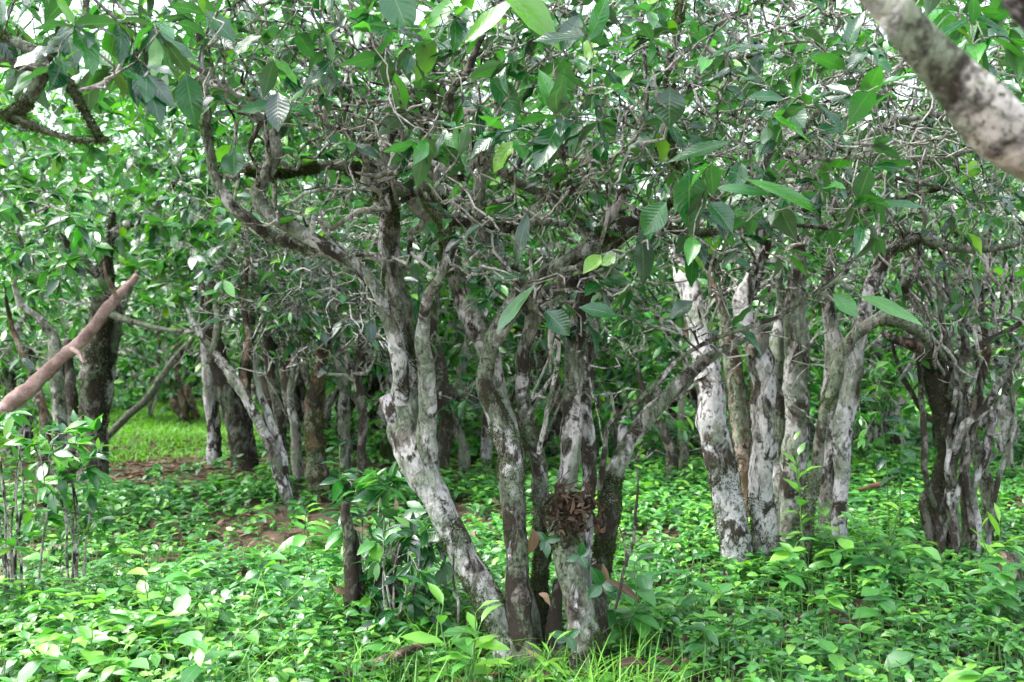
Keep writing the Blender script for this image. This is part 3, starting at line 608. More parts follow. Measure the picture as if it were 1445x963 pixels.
make_tree('tea_tree', 'dark mossy tea tree glimpsed behind the leftmost centre stem', px(635,715,6.5), H,
          [(520,820,-120,420,5.6,7.4,190),(560,780,400,600,6,7.4,80)], B_DARK,
          dict(leafy=(2,5), L=(.08,.14), tint=(.30,.2), bright=.08, det='mid', droop=.5, along=.4, step=.06, sides=(6,4)))
I_ = [
 ('trunk', None, [(945,755,6.2,26),(942,700,6.2,24),(948,650,6.2,22),(935,600,6.2,18),(925,540,6.2,14)], B_DARK),
 ('trunk', None, [(968,750,6.3,20),(962,690,6.3,20),(966,640,6.3,18),(960,580,6.3,14),(975,520,6.3,12)], B_MOSSY),
 ('trunk', None, [(884,740,6.8,22),(886,690,6.8,22),(878,640,6.8,20),(880,590,6.8,14)], B_WHITE),
 ('branch', 0, [(938,610,6.2,14),(915,570,6.2,10),(900,520,6.2,8)], B_DARK),
]
make_tree('tea_tree', 'dark tea tree with two short stems, between the centre tree and whitish trunks', px(952,755,6.3), I_,
          [(840,1060,-80,330,5.6,7.2,90),(840,1060,330,480,5.6,7.2,60),(830,1080,470,640,5.8,7.2,60)], B_DARK,
          dict(leafy=(3,7), L=(.07,.12), tint=(.60,.2), bright=.25, det='mid', droop=.3, along=.5, step=.06, sides=(6,4)))

# ---- overhanging trees rooted outside the picture
K = [
 ('trunk', None, [(2300,1500,1.5,150),(2200,1000,1.5,140),(2050,620,1.45,130),(1800,380,1.35,110),(1570,270,1.25,100),(1445,205,1.2,98),(1385,155,1.18,92),(1330,95,1.16,88),(1285,45,1.15,84),(1235,-10,1.15,78),(1180,-70,1.15,70),(1100,-160,1.2,60),(1000,-330,1.3,40)], B_LIMB),
 ('branch', 0, [(1700,330,1.28,60),(1560,150,1.2,56),(1450,15,1.15,50),(1400,-60,1.12,40),(1330,-200,1.1,30)], B_WHITE),
]
make_tree('overhanging_tea_tree', 'thick blotched tea tree limb slanting across the upper right corner, nearest the camera', px(2300,1500,1.5), K,
          [(1250,1700,-700,-150,1.5,2.6,60),(1290,1470,-80,110,2.2,3.0,26)], B_MID, dict(leafy=(2,5), L=(.09,.14), tint=(.62,.2), bright=.2, det='mid', step=.06),
          [(0,'lichen_patch',900,.008,.4,.3,.62,.0,2),(0,'moss_patch',500,.010,.25,.5,.9,.3,2)], sides=28, bump=.13)
L_ = [
 ('trunk', None, [(-700,1500,2.2,110),(-640,1000,2.2,100),(-520,600,2.15,80),(-360,330,2.1,60),(-180,180,2.1,40),(-60,150,2.1,30),(0,160,2.1,25),(35,172,2.1,25),(70,188,2.1,24),(110,198,2.1,22),(150,196,2.1,16)], None),
 ('branch', 0, [(10,168,2.1,22),(30,150,2.1,24),(48,125,2.1,24),(60,100,2.1,26),(52,80,2.1,20),(20,60,2.1,16),(-20,40,2.1,14)], B_MOSSY),
 ('branch', 1, [(-60,70,2.1,20),(-10,85,2.1,20),(30,92,2.1,20),(65,98,2.1,24),(95,118,2.1,20),(118,150,2.1,12),(140,192,2.1,11)], B_MOSSY),
 ('branch', 2, [(60,95,2.1,14),(80,70,2.12,14),(110,40,2.15,14),(120,0,2.2,12),(110,-60,2.3,10)], B_DARK),
 ('branch', 2, [(105,130,2.1,9),(140,120,2.1,8),(165,100,2.1,6),(180,70,2.1,5)], B_TWIG),
]
make_tree('overhanging_tea_tree', 'black mossy crooked branch of a tea tree reaching in from the upper left edge', px(-700,1500,2.2), L_,
          [(-120,300,-300,20,1.9,3.2,70),(-80,260,20,110,1.9,3.0,44),(-400,-50,-100,300,1.9,2.6,20)], B_MOSSY, dict(leafy=(2,5), L=(.085,.13), tint=(.35,.2), bright=.1, det='hi', droop=.7, along=.3),
          [(0,'moss_patch',1600,.009,.3,.6,1,-.2,2),(1,'moss_patch',1500,.009,.45,0,1,-.3,2),(2,'moss_patch',1200,.009,.35,0,1,-.2,2)])

# ================================================================== background trees (copies of three prototypes)
def proto(label, nst, tint, bright, seed, barks):
    g = random.Random(seed)
    stems = []
    Y0 = 10.0
    cx = 722.5; by = 481.5+F*1.0/Y0
    for i in range(nst):
        x = cx+g.uniform(-38, 38); w = g.uniform(12, 24)
        pts = [(x, by+4, Y0+g.uniform(-.2, .2), w)]
        for q in range(6):
            x += g.uniform(-14, 14)+(x-cx)*.12; pts.append((x, by-(q+1)*g.uniform(24, 36), Y0+g.uniform(-.25, .25), w*(1-.11*(q+1))))
        stems.append(('trunk', None, pts, g.choice(barks)))
    return make_tree('tea_tree', label, (0, Y0, 0), stems,
        [(cx-200, cx+200, by-570, by-400, Y0-1.2, Y0+1.2, 80), (cx-220, cx+220, by-410, by-190, Y0-1.3, Y0+1.3, 150), (cx-190, cx+190, by-200, by-90, Y0-1.1, Y0+1.1, 55)], barks[0],
        dict(leafy=(6,11), L=(.10,.17), tint=(tint, .2), bright=bright, det='low', droop=.3, along=1.0, step=.10, sides=(5,4), rad=(.014,.003)), sides=12, group='tea trees in the background')
def copy_tree(root, loc, rz, sc, label):
    r = root.copy(); COL.objects.link(r); r.location = loc; r.rotation_euler = (0, 0, rz); r.scale = (sc, sc, sc); r['label'] = label
    for ch in root.children:
        c = ch.copy(); COL.objects.link(c); c.parent = r
        for g in ch.children:
            d = g.copy(); COL.objects.link(d); d.parent = c
    return r
BL = ['distant tea tree with slender pale stems, in the background wood', 'distant tea tree with dark stems and a bright green crown, in the background wood', 'distant tea tree with brownish stems and a deep green crown, in the background wood']
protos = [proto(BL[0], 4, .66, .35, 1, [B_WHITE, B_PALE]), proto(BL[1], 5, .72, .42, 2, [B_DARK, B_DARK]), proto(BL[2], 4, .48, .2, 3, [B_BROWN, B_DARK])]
g = random.Random(11)
spots = []
for Y, n in ((8.6, 7), (10.3, 8), (12.6, 10), (15.2, 12), (18.5, 14)):
    half = Y*0.56+0.6
    for i in range(n):
        x = -half+(i+.5+g.uniform(-.3, .3))*2*half/n; y = Y+g.uniform(-.6, .6)
        if Y < 12 and -5.2*Y/10.3 < x < -2.45*Y/10.3: continue        # the clearing
        if Y < 9 and abs(x) < 1.0: continue
        spots.append((x, y))
spots = [q for q in spots if not (q[0] > .9 and 9.3 < q[1] < 13.5)]
spots += [(.35,7.9),(1.9,7.3),(3.3,7.4),(-.75,8.4),(-1.7,8.9)]
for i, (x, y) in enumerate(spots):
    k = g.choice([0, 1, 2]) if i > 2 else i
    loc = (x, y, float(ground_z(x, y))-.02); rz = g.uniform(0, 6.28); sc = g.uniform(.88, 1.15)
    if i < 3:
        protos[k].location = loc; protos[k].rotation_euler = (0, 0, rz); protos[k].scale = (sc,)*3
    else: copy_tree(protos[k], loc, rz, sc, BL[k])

# far wood closing the view: one uncountable mass of leaves and stems
fw = MB()
n = 42000
X = rng.uniform(-17, 17, n); Yf = rng.uniform(20, 27, n); Z = rng.beta(1.6, 1.7, n)*10.5*(0.75+.25*np.sin(X*1.1)+.15*np.sin(X*2.9))-.1
ok = snoise(np.column_stack([X, Yf, Z]), 1.3) > -.75
X, Yf, Z = X[ok], Yf[ok], Z[ok]; n = len(X)
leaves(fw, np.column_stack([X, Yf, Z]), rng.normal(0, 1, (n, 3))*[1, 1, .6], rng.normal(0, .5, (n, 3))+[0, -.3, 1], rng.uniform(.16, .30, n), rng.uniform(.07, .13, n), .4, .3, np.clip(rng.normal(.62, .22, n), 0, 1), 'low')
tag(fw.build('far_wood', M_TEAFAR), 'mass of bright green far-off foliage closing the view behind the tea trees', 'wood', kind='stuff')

def back_shrub(label, tint, bright, seed):
    g = random.Random(seed); r = thing('background_shrub', (0, 0, 0), label, 'shrub', 'shrubs between the background tea trees')
    sk = Skel(); b = MB()
    for k in range(6):
        a = g.uniform(0, 6.28); pts = np.array([[0, 0, -.05, .012], [.1*math.cos(a), .1*math.sin(a), .3, .01], [.28*math.cos(a+.3), .28*math.sin(a+.3), .7, .007], [.4*math.cos(a), .4*math.sin(a), g.uniform(.9, 1.3), .004]])
        C = catmull(pts, .04); tube(b, C[:, :3], C[:, 3], 6, bump=.2); sk.add(C[3:, :3], C[3:, 3])
    b.build('stem', B_TWIG, r)
    tg = rng.normal(0, 1, (90, 3))*[.36, .36, .33]+[0, 0, .72]; tg = tg[tg[:, 2] > .12]
    tw, lf = crown(sk, tg, leafy=(5, 9), L=(.07, .13), tint=(tint, .2), bright=bright, det='low', sides=(5, 4), step=.06, droop=.2, along=.8)
    tw.build('twig_tangle', B_TWIG, r); lf.build('foliage', M_TEAFAR, r); return r
SL = ['bright yellow-green leafy shrub filling a gap in the background wood', 'mid green leafy shrub filling a gap in the background wood']
sp = [back_shrub(SL[0], .80, .5, 1), back_shrub(SL[1], .60, .25, 2)]
g = random.Random(4); q = [(2.0,6.6),(2.6,7.4),(1.55,7.6),(3.4,6.7),(3.9,7.8),(0.9,8.2),(-.2,8.8),(-.9,7.9),(-1.3,9.2),(1.2,9.4),(2.9,8.8),(-4.3,7.4),(-4.6,8.6),(-3.4,12.8),(-4.6,12.6),(-2.4,12.4),(-5.6,11.4),(.2,7.6),(4.4,6.0),(.5,10.6),(3.7,10.2),(2.2,10.8),(5,9),(-5.2,15.6),(-4.2,16.4),(-6.2,16.2),(-3.2,15.4),(-2.0,9.8)]
for i, (x, y) in enumerate(q):
    k = i if i < 2 else g.choice([0, 0, 1]); loc = (x, y, float(ground_z(x, y))); rz = g.uniform(0, 6.28); scl = g.uniform(.8, 1.25)
    if i < 2: sp[k].location = loc; sp[k].rotation_euler = (0, 0, rz); sp[k].scale = (scl,)*3
    else: copy_tree(sp[k], loc, rz, scl, SL[k])

# ================================================================== smaller things
def log_thing(name, label, cat, pts, mat, sides=16, bump=.15, twigs=()):
    C, R = strand(pts, step=.02); b = MB(); tube(b, C, R, sides, bump=bump, lobes=.08, seed=1)
    for t in twigs:
        c, r = strand(t, step=.02); tube(b, c, r, 7, bump=.2)
    o = b.build(name, mat, None, C[0]); tag(o, label, cat); return o
log_thing('bare_log', 'pinkish bark-stripped pole slanting up to the right at the left edge', 'log', [(-260,770,4.6,38),(-150,690,4.7,36),(-40,612,4.8,30),(0,584,4.85,26),(60,532,4.9,24),(115,480,4.95,21),(155,432,5.0,18),(178,405,5.1,15),(192,390,5.15,12)], M_PINKWOOD, 20, bump=.30,
 twigs=[[(100,492,4.93,10),(112,500,4.8,7),(118,512,4.72,4)],[(165,420,5.0,9),(150,392,4.9,6),(146,372,4.85,3)]])
log_thing('dead_branch', 'dark bare branch propped diagonally over the grassy clearing', 'branch', [(150,618,6.9,12),(175,592,6.9,12),(205,565,6.9,13),(230,530,6.9,12),(252,500,6.9,12),(272,478,6.9,9)], B_MOSSY, 10)
log_thing('fallen_branch', 'brown fallen stick lying in the herbs at the bottom, left of the centre tree', 'branch', [(420,985,2.75,14),(470,962,2.78,18),(530,938,2.8,20),(575,920,2.84,16),(610,905,2.9,9)], B_BROWN, 12)
log_thing('fallen_branch', 'short reddish brown stick above the herbs between the whitish trunks and gnarled tree', 'branch', [(1212,692,4.6,5),(1228,688,4.6,9),(1246,683,4.58,9),(1262,674,4.6,5)], plain_mat('red_wood', (.08,.035,.022), (.24,.12,.08), 20), 9)
log_thing('fallen_branch', 'dark stick lying level across the ground left of the gnarled tree', 'branch', [(1215,742,4.9,9),(1260,748,4.9,11),(1300,752,4.9,9),(1335,748,4.9,6)], B_DARK, 9)
log_thing('bare_twig', 'thin dark bare twig rising from the herbs right of the broken stem', 'twig', [(868,860,2.75,5),(884,800,2.75,6),(893,765,2.75,6),(896,720,2.75,5),(898,690,2.75,4),(900,660,2.75,3)], B_DARK, 7,
          twigs=[[(884,800,2.75,5),(882,770,2.75,4),(876,745,2.75,3)],[(892,770,2.75,4),(908,755,2.75,3),(912,735,2.75,2)]])
log_thing('bare_twig', 'pale thin twig standing in the herbs below the leaning left stem', 'twig', [(648,885,2.9,4),(645,850,2.9,5),(638,815,2.9,4),(640,780,2.9,3),(636,745,2.9,3)], B_PALE, 7)
# stumps
def stump(name, label, items, loc, mossn, mat=B_DARK):
    r = thing(name, loc, label, 'stump')
    for pts in items:
        C, R = strand(pts); b = MB(); s = tube(b, C, R, 18, bump=.28, lobes=.14, seed=rng.uniform(0, 5)); o = b.build('stump_stem', mat, r)
        m = MB(); mossify(m, s, mossn, .013, .35, 0, 1, -.2, 2, droop=.2)
        if m.n: m.build('moss_patch', M_MOSS, o)
    return r
stump('tree_stump', 'rotten dark upright stub standing in the herbs left of the centre tree', [[(498,880,3.25,34),(496,820,3.25,30),(492,770,3.25,24),(488,735,3.25,22),(489,712,3.25,16)],[(510,870,3.27,20),(505,800,3.27,14),(500,750,3.27,8)]], px(498,880,3.25), 700)
st2 = stump('tree_stump', 'low mossy stump hidden by dark leafy sprouts, left of the centre tree', [[(556,860,3.3,40),(555,820,3.3,34),(557,790,3.3,26),(560,765,3.3,22)],[(535,850,3.3,26),(538,810,3.3,20),(535,785,3.3,14)]], px(550,860,3.3), 1200)
stump('tree_stump', 'mossy reddish brown stump at the right edge of the picture', [[(1432,880,3.7,50),(1428,840,3.7,44),(1424,810,3.7,42),(1422,785,3.7,34)],[(1452,900,3.6,40),(1450,860,3.6,36),(1456,830,3.6,26)]], px(1435,880,3.7), 1500, B_BROWN)

# withered plant litter caught on the broken stem
b = MB()
n = 330; c = px(808, 706, 2.95)
p = c+rng.normal(0, 1, (n, 3))*[.036, .030, .020]+np.array([.006, -.012, -.005])
p = p-np.column_stack([0*p[:, 0], 0*p[:, 0], np.abs(rng.normal(0, .05, n))*(rng.uniform(0, 1, n) < .5)])
leaves(b, p, rng.normal(0, 1, (n, 3))*[1, 1, .9]-[0, 0, .4], rng.normal(0, 1, (n, 3)), rng.uniform(.015, .05, n), rng.uniform(.009, .024, n), rng.uniform(-.6, 1.6, n), .8, np.where(rng.uniform(0, 1, n) < .15, 1.0, rng.beta(1.2, 3, n)), 'mid')
for k in range(12):
    q = c+rng.normal(0, 1, 3)*[.035, .03, .03]; m = 7; t = np.linspace(0, 1, m)[:, None]
    d = rng.normal(0, 1, 3)*.06; d[2] -= .03
    tube(b, q+d*t+np.cumsum(rng.normal(0, .006, (m, 3)), 0), np.full(m, .0016), 4)
tag(b.build('withered_litter', M_LITTER, None, c), 'clump of withered red-brown leaves and roots on top of the broken centre stem', 'dead plants')
def single_leaves(name, label, cat, specs, mat, det='hi'):
    for (x, y, Y, D, N, L, W, bend, fold, tint, lab) in specs:
        b = MB(); P = px(x, y, Y)
        leaves(b, [P], [D], [N], L, W, bend, fold, tint, det, wave=.08); o = b.build(name, mat, None, P)
        tag(o, lab, cat)
single_leaves('dead_leaf', '', 'dead leaf', [
 (752,745,2.88,(.02,-.1,-1),(.6,-1,.1),.085,.042,.5,.5,.55,'curled pinkish brown dead leaf hanging between the two front stems of the centre tree'),
 (868,940,2.72,(1,.1,.25),(-.2,-.8,.9),.10,.036,.5,.5,.15,'large flat brown dead leaf lying in the herbs right of the centre tree\'s foot'),
 (850,795,2.85,(.15,-.1,-1),(.3,-1,.1),.10,.035,.6,.8,.75,'tan rolled dead leaf hanging beside the broken stem'),
 (760,838,2.9,(.8,-.4,-.3),(.1,-.5,.8),.05,.03,.9,.7,1.0,'small whitish dead leaf caught low on the centre tree'),
 (742,920,2.85,(1,-.2,-.25),(0,-.5,1),.055,.022,.5,.4,.95,'small pinkish fallen leaf at the foot of the second centre stem'),
 (488,838,3.1,(-.6,-.3,.5),(.3,-1,.3),.05,.03,.6,.7,.6,'rusty orange dead leaf by the rotten stub'),
 (855,820,2.8,(1,-.2,-.35),(0,-.6,.8),.12,.03,.5,.6,.2,'dark brown folded dead leaf right of the broken stem'),
], M_DEAD)

# leafy plants that stand out
def plant(name, label, cat, x, y, Y, h, nst, nleaf, L, tint, spread=.12, bright=.3, mat=None, woody=False, droop=.2, group=None, det='hi', lean=.35, ratio=.40):
    base = px(x, y, Y); base[2] = float(ground_z(base[0], base[1]))
    r = thing(name, base, label, cat, group)
    LP, LD, LN, LL, LT = [], [], [], [], []
    for s in range(nst):
        p0 = base+np.array([rng.normal(0, spread*.3), rng.normal(0, spread*.3), -.02]); hh = h*rng.uniform(.65, 1.05)
        m = 12; t = np.linspace(0, 1, m)[:, None]; dr = rng.normal(0, spread, 3); dr[2] = 0
        path = p0+np.array([0, 0, hh])*t+dr*t**1.3+np.cumsum(rng.normal(0, .004 if not woody else .009, (m, 3)), 0)*[1, 1, .3]
        sb = MB(); tube(sb, path, np.linspace(.004 if not woody else .008, .0015, m), 6, bump=.1)
        sb.build('stem', B_TWIG if woody else M_STEM, r)
        for k in range(nleaf):
            f = 1-(k/nleaf)**.9*.72*(1 if woody else 1); q = path[min(m-1, int(f*(m-1)))]
            az = k*2.4+rng.uniform(-.5, .5)+s
            el = lean*(1.6 if k < 2 else rng.uniform(-.2, 1.0))
            LP.append(q); LD.append([math.cos(az), math.sin(az), el]); LN.append([-.3*math.cos(az), -.3*math.sin(az)+rng.normal(-.1, .2), 1])
            LL.append(L*rng.uniform(.6, 1.1)*(.7 if k < 2 else 1)); LT.append(rng.uniform(.8, 1) if (k < 2 and rng.random() < bright*2) else np.clip(rng.normal(tint, .12), 0, 1))
    b = MB(); LL = np.array(LL)
    leaves(b, LP, LD, LN, LL, LL*rng.uniform(ratio*.88, ratio*1.12, len(LL)), rng.uniform(.1, .7, len(LL))+droop*.3, rng.uniform(.1, .4, len(LL)), LT, det, wave=.05)
    b.build('foliage', mat or M_TEA, r)
    return r
def near_shrub(name, label, x, y, Y, h, wd, nst, nt, L, tint, bright, droop=-.1, zlo=.35, leafy=(4, 8), rad=.006):
    base = px(x, y, Y); base[2] = float(ground_z(base[0], base[1])); r = thing(name, base, label, 'shrub'); sk = Skel(); b = MB()
    for k in range(nst):
        a = rng.uniform(0, 6.28); q = base+np.array([math.cos(a), math.sin(a), 0])*wd*.35*rng.uniform(.2, 1); d = np.array([math.cos(a), math.sin(a), 0])*wd*.5
        P = np.array([q-[0, 0, .04], q+d*.1+[0, 0, h*.3], q+d*.35+[0, 0, h*.55], q+d*.6+[0, 0, h*rng.uniform(.7, .9)]])+rng.normal(0, .012, (4, 3))
        C = catmull(np.column_stack([P, [rad, rad*.85, rad*.6, rad*.35]]), .02); tube(b, C[:, :3], C[:, 3], 8, bump=.3); sk.add(C[len(C)//3:, :3], C[len(C)//3:, 3])
    b.build('stem', B_TWIG, r)
    a = rng.uniform(0, 6.28, nt); rr = wd*np.sqrt(rng.uniform(0, 1, nt)); tg = base+np.column_stack([np.cos(a)*rr, np.sin(a)*rr, rng.uniform(zlo*h, h, nt)])
    tw, lf = crown(sk, tg, leafy=leafy, L=L, tint=(tint, .15), bright=bright, det='mid', sides=(6, 5), step=.03, droop=droop, along=.4, rad=(rad*.7, .0014))
    tw.build('twig_tangle', B_TWIG, r); lf.build('foliage', M_TEA, r); return r
near_shrub('tea_shrub', 'young leafy tea shrub with pale twiggy stems at the left edge, below the bare log', 25,760,3.5, .80, .27, 12, 62, (.05, .095), .66, .35)
near_shrub('tea_shrub', 'smaller light green tea shrub with upright shoots, beside the larger shrub at left', 108,770,3.55, .62, .13, 6, 24, (.05, .095), .62, .4)
near_shrub('stump_sprout', 'dark glossy leafy sprouts growing around the low mossy stump', 560,870,3.2, .40, .17, 6, 44, (.06, .105), .50, .08, droop=.5, zlo=.25, leafy=(3, 6))
near_shrub('stump_sprout', 'bright broad-leaved sprouts rising behind the rotten stub', 530,850,3.45, .50, .15, 6, 26, (.07, .12), .58, .2, droop=.1, zlo=.3, leafy=(3, 6))
plant('leafy_seedling', 'light green long-leaved seedling at the foot of the thin leaning tree', 'seedling', 430,770,4.4, 0.31, 2, 8, .15, .75, .04, .3, mat=M_HERB)
plant('leafy_seedling', 'tea seedling with large dark ribbed leaves left of the white lumpy stem', 'seedling', 490,715,4.6, 0.50, 2, 8, .15, .35, .05, .1, droop=.6)
plant('leafy_seedling', 'broad pale green seedling in front of the whitish trunks, the tallest of the herbs there', 'seedling', 1240,850,3.75, 0.38, 3, 8, .15, .55, .06, .1, mat=M_HERB)
plant('leafy_seedling', 'bright seedling with spreading leaves just right of the whitish trunks', 'seedling', 1185,850,3.85, 0.36, 2, 7, .15, .75, .05, .2, mat=M_HERB)
plant('leafy_seedling', 'seedling with star-like leaves at the foot of the whitish trunks', 'seedling', 1100,860,3.7, 0.28, 2, 8, .12, .6, .05, .2, mat=M_HERB)
plant('leafy_seedling', 'slender sapling with narrow upright yellow-green leaves between the whitish trunks', 'seedling', 1128,810,3.95, 0.59, 2, 7, .12, .85, .05, .9, lean=1.2, mat=M_HERB)
plant('leafy_seedling', 'thin sapling with large drooping leaves between the whitish trunks and the gnarled tree', 'seedling', 1262,800,4.5, 0.84, 2, 7, .17, .5, .08, .2, droop=.8)
plant('leafy_seedling', 'seedling with big pale leaves right of the centre tree', 'seedling', 925,860,3.3, 0.36, 3, 7, .14, .45, .07, .1, mat=M_HERB)
plant('leafy_seedling', 'seedling with wide drooping leaves tucked behind the right foot of the centre tree', 'seedling', 880,900,3.1, 0.31, 2, 6, .13, .4, .05, .1, mat=M_HERB, droop=.8)
plant('leafy_seedling', 'pale round-leaved plant standing above the herbs in the lower left', 'seedling', 215,900,3.1, 0.28, 3, 4, .12, .45, .08, .1, mat=M_HERB, ratio=.75, lean=.1)
plant('leafy_seedling', 'yellow-green round-leaved plant in the bottom left herbs', 'seedling', 280,955,2.85, 0.28, 3, 4, .09, .95, .10, .6, mat=M_HERB, ratio=.8, lean=.1)
plant('leafy_seedling', 'bright broad-leaved plant in the very bottom left corner', 'seedling', 100,1010,2.72, 0.28, 3, 6, .15, .8, .08, .5, mat=M_HERB)
plant('leafy_seedling', 'fresh green plant with upright leaves at the bottom just left of the centre tree', 'seedling', 650,1000,2.72, 0.28, 3, 7, .12, .8, .07, .5, mat=M_HERB, lean=.7)
plant('leafy_seedling', 'narrow-leaved plant at the foot of the second centre stem', 'seedling', 760,1000,2.7, 0.20, 2, 7, .11, .75, .05, .4, mat=M_GRASS, ratio=.2, lean=.6)
plant('leafy_seedling', 'plant with a bright blade-like upright leaf beside the stump at the right edge', 'seedling', 1405,880,3.7, 0.34, 2, 6, .16, .8, .03, .5, mat=M_GRASS, ratio=.22, lean=1.6)
# sprouts rooted on the centre tree's bark
for (x, y, Y, nl, L, lab) in [(765,770,2.93,4,.06,'small green sprout rooted in the fork behind the pinkish dead leaf'), (812,792,2.88,4,.055,'tiny leafy sprout on the bark just below the withered litter'), (795,905,2.86,4,.065,'dark bluish green sprout low between the two front stems of the centre tree'),(842,832,2.86,4,.09,'broad green sprout on the right side of the broken stem')]:
    base = px(x, y, Y); r = thing('bark_sprout', base, lab, 'sprout')
    sb = MB(); tube(sb, base+np.linspace(0, 1, 6)[:, None]*[.015, -.03, .03], np.linspace(.003, .0012, 6), 5); sb.build('stem', M_STEM, r)
    b = MB(); az = np.arange(nl)*1.9+x
    leaves(b, np.repeat((base+[.012, -.025, .02])[None], nl, 0), np.column_stack([np.cos(az), -.5+0*az, np.sin(az)*.8]), np.tile([0, -1, .4], (nl, 1)), L*rng.uniform(.6, 1.1, nl), L*.42, .5, .25, .5, 'hi')
    b.build('foliage', M_TEA, r)

# ================================================================== ground
def build_ground():
    gx = np.concatenate([np.linspace(-120, -12, 10)[:-1], np.linspace(-12, 12, 161), np.linspace(12, 120, 10)[1:]])
    gy = np.concatenate([np.linspace(-20, 1, 6)[:-1], np.linspace(1, 22, 141), np.linspace(22, 240, 12)[1:]])
    X, Y = np.meshgrid(gx, gy); Z = ground_z(X, Y)+.012*snoise(np.stack([X, Y, 0*X], -1), 7)
    nx = len(gx); i, j = np.meshgrid(np.arange(nx-1), np.arange(len(gy)-1)); a = j*nx+i
    b = MB(); b.add(np.stack([X, Y, Z], -1).reshape(-1, 3), np.stack([a, a+1, a+nx+1, a+nx], -1).reshape(-1, 4))
    tag(b.build('ground', M_SOIL), 'brown forest soil under the herbs', 'ground', kind='structure')
build_ground()

def vis(x, y, m=.35): return np.abs(x) < y*0.53+m
def is_litter(x, y): return ((y > 6.35) & (y < 8.2) & (x > -4.4) & (x < -1.1)) | ((y > 6.3) & (y < 7.2) & (x > -1.4) & (x < .4))
# herbs: small stems each with pairs of leaves
hb = MB()
def herbs(y0, y1, dens, det, L0, h0, dt=0.0):
    area = (y1-y0)*((y0+y1)*.53+.7); n = int(dens*area)
    y = rng.uniform(y0, y1, n*2); x = rng.uniform(-1, 1, n*2)*(y1*.53+.35); k = vis(x, y); x, y = x[k][:n], y[k][:n]
    nz = snoise(np.column_stack([x, y, 0*x]), 1.6); k = (rng.uniform(0, 1, len(x)) < np.clip((.95 if y1 < 5.5 else .78)+nz*.6, .1, 1))
    k &= ~(is_litter(x, y) & (rng.uniform(0, 1, len(x)) > .12))
    k &= ~((y > 8.2) & (x < -2.2) & (x > -5.2))
    x, y, nz = x[k], y[k], nz[k]; n = len(x)
    nz2 = snoise(np.column_stack([x+9, y, 0*x]), 2.3); z = ground_z(x, y); h = h0*(1+.25*nz2)*rng.uniform(.40, 1.35, n)*(1+.3*nz)*(1-.72*np.exp(-(((x-.08)/.50)**2+((y-2.72)/.42)**2)**2))
    ln = rng.normal(0, .18, (n, 2))
    for lv, f in enumerate((1.0, .97, .80, .78, .55)):
        k = rng.uniform(0, 1, n) < (1 if lv < 2 else .8 if lv < 4 else .5)
        az = rng.uniform(0, 6.28, n)
        for s in (0, math.pi) if lv != 1 else (math.pi/2, -math.pi/2):
            a = az*0+(np.arange(n)*2.1+lv*1.57)+s+rng.normal(0, .25, n)
            P = np.column_stack([x+ln[:, 0]*h*f, y+ln[:, 1]*h*f, z+h*f])
            el = rng.normal(.18 if lv < 2 else .02, .25, n)
            D = np.column_stack([np.cos(a), np.sin(a), el]); N = np.column_stack([rng.normal(0, .22, n)-.2*np.cos(a)*0, rng.normal(-.05, .22, n), np.ones(n)])
            L = L0*rng.uniform(.55, 1.25, n)*(.75 if lv < 1 else 1)
            T = np.clip(rng.normal(.40, .2, n)+dt+(.20 if lv < 2 else -.10)+.16*nz2, 0, 1)
            kk = k & (rng.uniform(0, 1, n) < .93)
            leaves(hb, P[kk], D[kk], N[kk], L[kk], (L*rng.uniform(.38, .62, n))[kk], rng.uniform(.1, .7, n)[kk], rng.uniform(.05, .35, n)[kk], T[kk], det)
herbs(2.1, 3.6, 430, 'mid', .050, .100, .05)
herbs(2.1, 3.6, 330, 'mid', .032, .08, .12)
herbs(2.1, 4.2, 16, 'mid', .09, .16, .12)
herbs(3.6, 5.2, 560, 'mid', .050, .078, .08)
herbs(5.2, 7.5, 270, 'low', .070, .10, .06)
herbs(7.5, 13, 110, 'low', .11, .15)
herbs(13, 21, 30, 'low', .20, .2)
tag(hb.build('ground_herbs', M_HERB), 'dense low light green leafy herbs covering the forest floor', 'herbs', kind='stuff')
# thin stems of the herbs in the nearest strip
n = 2600; y = rng.uniform(2.3, 4.4, n); x = rng.uniform(-1, 1, n)*(y*.53+.2); z = ground_z(x, y); hs = MB()
leaves(hs, np.column_stack([x, y, z]), np.column_stack([rng.normal(0, .15, n), rng.normal(0, .15, n), np.ones(n)]), np.column_stack([rng.normal(0, .3, n), -np.ones(n), np.zeros(n)]), rng.uniform(.08, .17, n), .004, .1, .3, .5, 'low')
tag(hs.build('herb_stems', M_STEM), 'thin green stalks of the ground herbs', 'herbs', kind='stuff')
# grass: tufts near, bright lawn in the clearing
gb = MB()
def grass(x, y, L, W, n):
    z = ground_z(x, y); az = rng.uniform(0, 6.28, len(x))
    leaves(gb, np.column_stack([x, y, z]), np.column_stack([np.cos(az)*.55, np.sin(az)*.55, np.ones(len(x))]), np.column_stack([-np.cos(az), -np.sin(az), .5+0*az]), L*rng.uniform(.5, 1.2, len(x)), W, rng.uniform(.3, 1.4, len(x)), .3, rng.uniform(.1, 1, len(x)), 'mid' if W < .008 else 'low')
n = 42; cx = rng.uniform(-1.25, .35, n); cy = rng.uniform(2.35, 3.7, n)
grass(np.repeat(cx, 26)+rng.normal(0, .05, n*26), np.repeat(cy, 26)+rng.normal(0, .05, n*26), .24, .0045, 0)
n = 26000; x = rng.uniform(-7.6, -1.9, n); y = rng.uniform(8.2, 16, n); grass(x, y, .10, .016, 0)
tag(gb.build('grass', M_GRASS), 'bright green grass in the sunlit clearing and in thin tufts among the herbs', 'grass', kind='stuff')
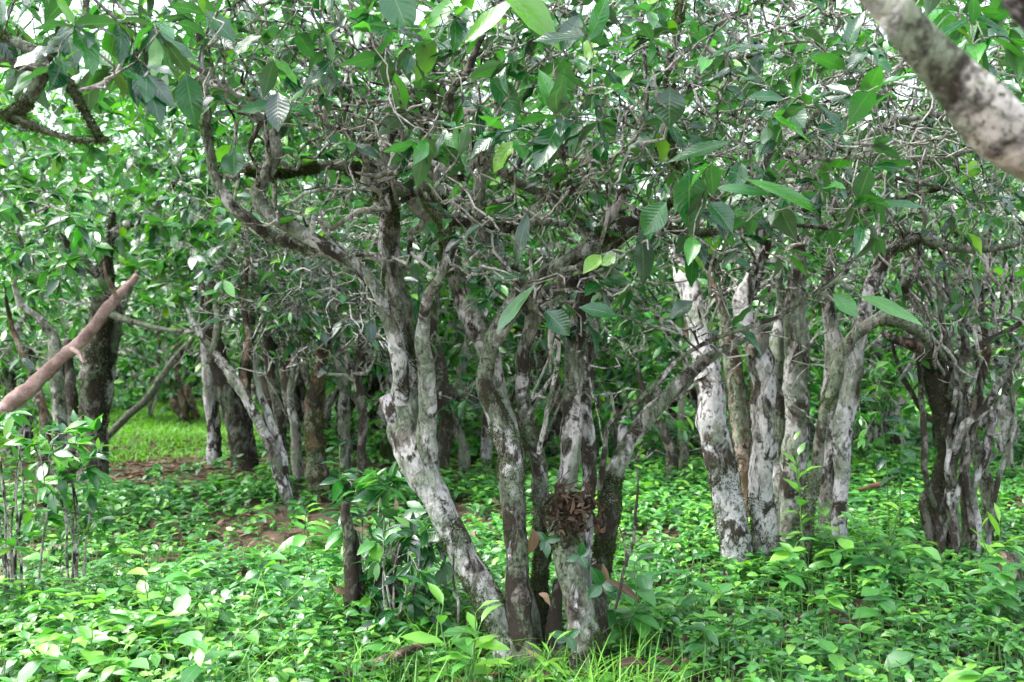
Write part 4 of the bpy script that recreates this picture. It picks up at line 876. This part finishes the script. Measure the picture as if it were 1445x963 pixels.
# leaf litter
lb = MB(); n = 9000; y = rng.uniform(2.2, 9.5, n); x = rng.uniform(-1, 1, n)*(y*.55+.3); z = ground_z(x, y)+.012
k = is_litter(x, y) | (rng.uniform(0, 1, n) < .45); x, y, z = x[k], y[k], z[k]; n = len(x)
leaves(lb, np.column_stack([x, y, z+rng.uniform(0, .02, n)]), np.column_stack([rng.normal(0, 1, (n, 2)), rng.normal(0, .2, n)]), np.column_stack([rng.normal(0, .3, (n, 2)), np.ones(n)]), rng.uniform(.05, .12, n), rng.uniform(.02, .045, n), rng.uniform(-.4, .8, n), .4, rng.uniform(0, .9, n), 'low')
for k in range(240):
    xx = rng.uniform(-4.2, .4); yy = rng.uniform(6.3, 8.2); a = rng.uniform(0, 6.28); l = rng.uniform(.1, .5); m = 6; t = np.linspace(0, 1, m)
    P = np.column_stack([xx+np.cos(a)*l*t, yy+np.sin(a)*l*t, ground_z(xx, yy)+.02+rng.uniform(0, .04)*t+rng.normal(0, .004, m)]); tube(lb, P, np.full(m, rng.uniform(.003, .008)), 5)
tag(lb.build('leaf_litter', M_DEAD), 'brown fallen leaves and sticks on the bare ground behind the herbs', 'leaf litter', kind='stuff')

# ================================================================== light, sky, camera
sc = bpy.context.scene
w = bpy.data.worlds.new('World'); sc.world = w; w.use_nodes = True
ns = w.node_tree.nodes; ln = w.node_tree.links; ns.clear()
EL, ROT = math.radians(60), math.radians(-95)     # sun behind thin cloud: high, from the left and behind the camera
sky = ns.new('ShaderNodeTexSky'); sky.sky_type = 'NISHITA'; sky.sun_disc = False; sky.sun_elevation = EL; sky.sun_rotation = ROT
sky.air_density = 1.0; sky.dust_density = 3.0; sky.ozone_density = 1.0
hs_ = ns.new('ShaderNodeHueSaturation'); hs_.inputs['Saturation'].default_value = 0.45; hs_.inputs['Value'].default_value = 1.0   # overcast: the blue is veiled by cloud
bg = ns.new('ShaderNodeBackground'); bg.inputs['Strength'].default_value = 0.15
wo = ns.new('ShaderNodeOutputWorld')
ln.new(sky.outputs[0], hs_.inputs['Color']); ln.new(hs_.outputs[0], bg.inputs[0]); ln.new(bg.outputs[0], wo.inputs[0])
sl = bpy.data.lights.new('sun', 'SUN'); sl.energy = 1.5; sl.angle = math.radians(40); sl.color = (1, .99, .97)
so = bpy.data.objects.new('sun', sl); COL.objects.link(so)
d = Vector((math.sin(ROT)*math.cos(EL), math.cos(ROT)*math.cos(EL), math.sin(EL)))
so.rotation_euler = d.to_track_quat('Z', 'Y').to_euler(); so.location = d*20
cam = bpy.data.cameras.new('camera'); co = bpy.data.objects.new('camera', cam); COL.objects.link(co)
co.location = (0, 0, CAMZ); co.rotation_euler = (math.pi/2, 0, 0)
cam.sensor_width = 36; cam.lens = 36*F/1445; cam.clip_end = 1000; cam.clip_start = .05
cam.dof.use_dof = True; cam.dof.focus_distance = 3.1; cam.dof.aperture_fstop = 4.5
sc.camera = co
sc.view_settings.view_transform = 'Standard'; sc.view_settings.look = 'None'; sc.view_settings.gamma = 1; sc.view_settings.exposure = 2.5
sc.cycles.use_denoising = True; sc.cycles.max_bounces = 7; sc.cycles.diffuse_bounces = 2; sc.cycles.glossy_bounces = 2; sc.cycles.transmission_bounces = 5
sc.cycles.use_adaptive_sampling = True; sc.cycles.adaptive_threshold = 0.02
sc.cycles.sample_clamp_indirect = 6
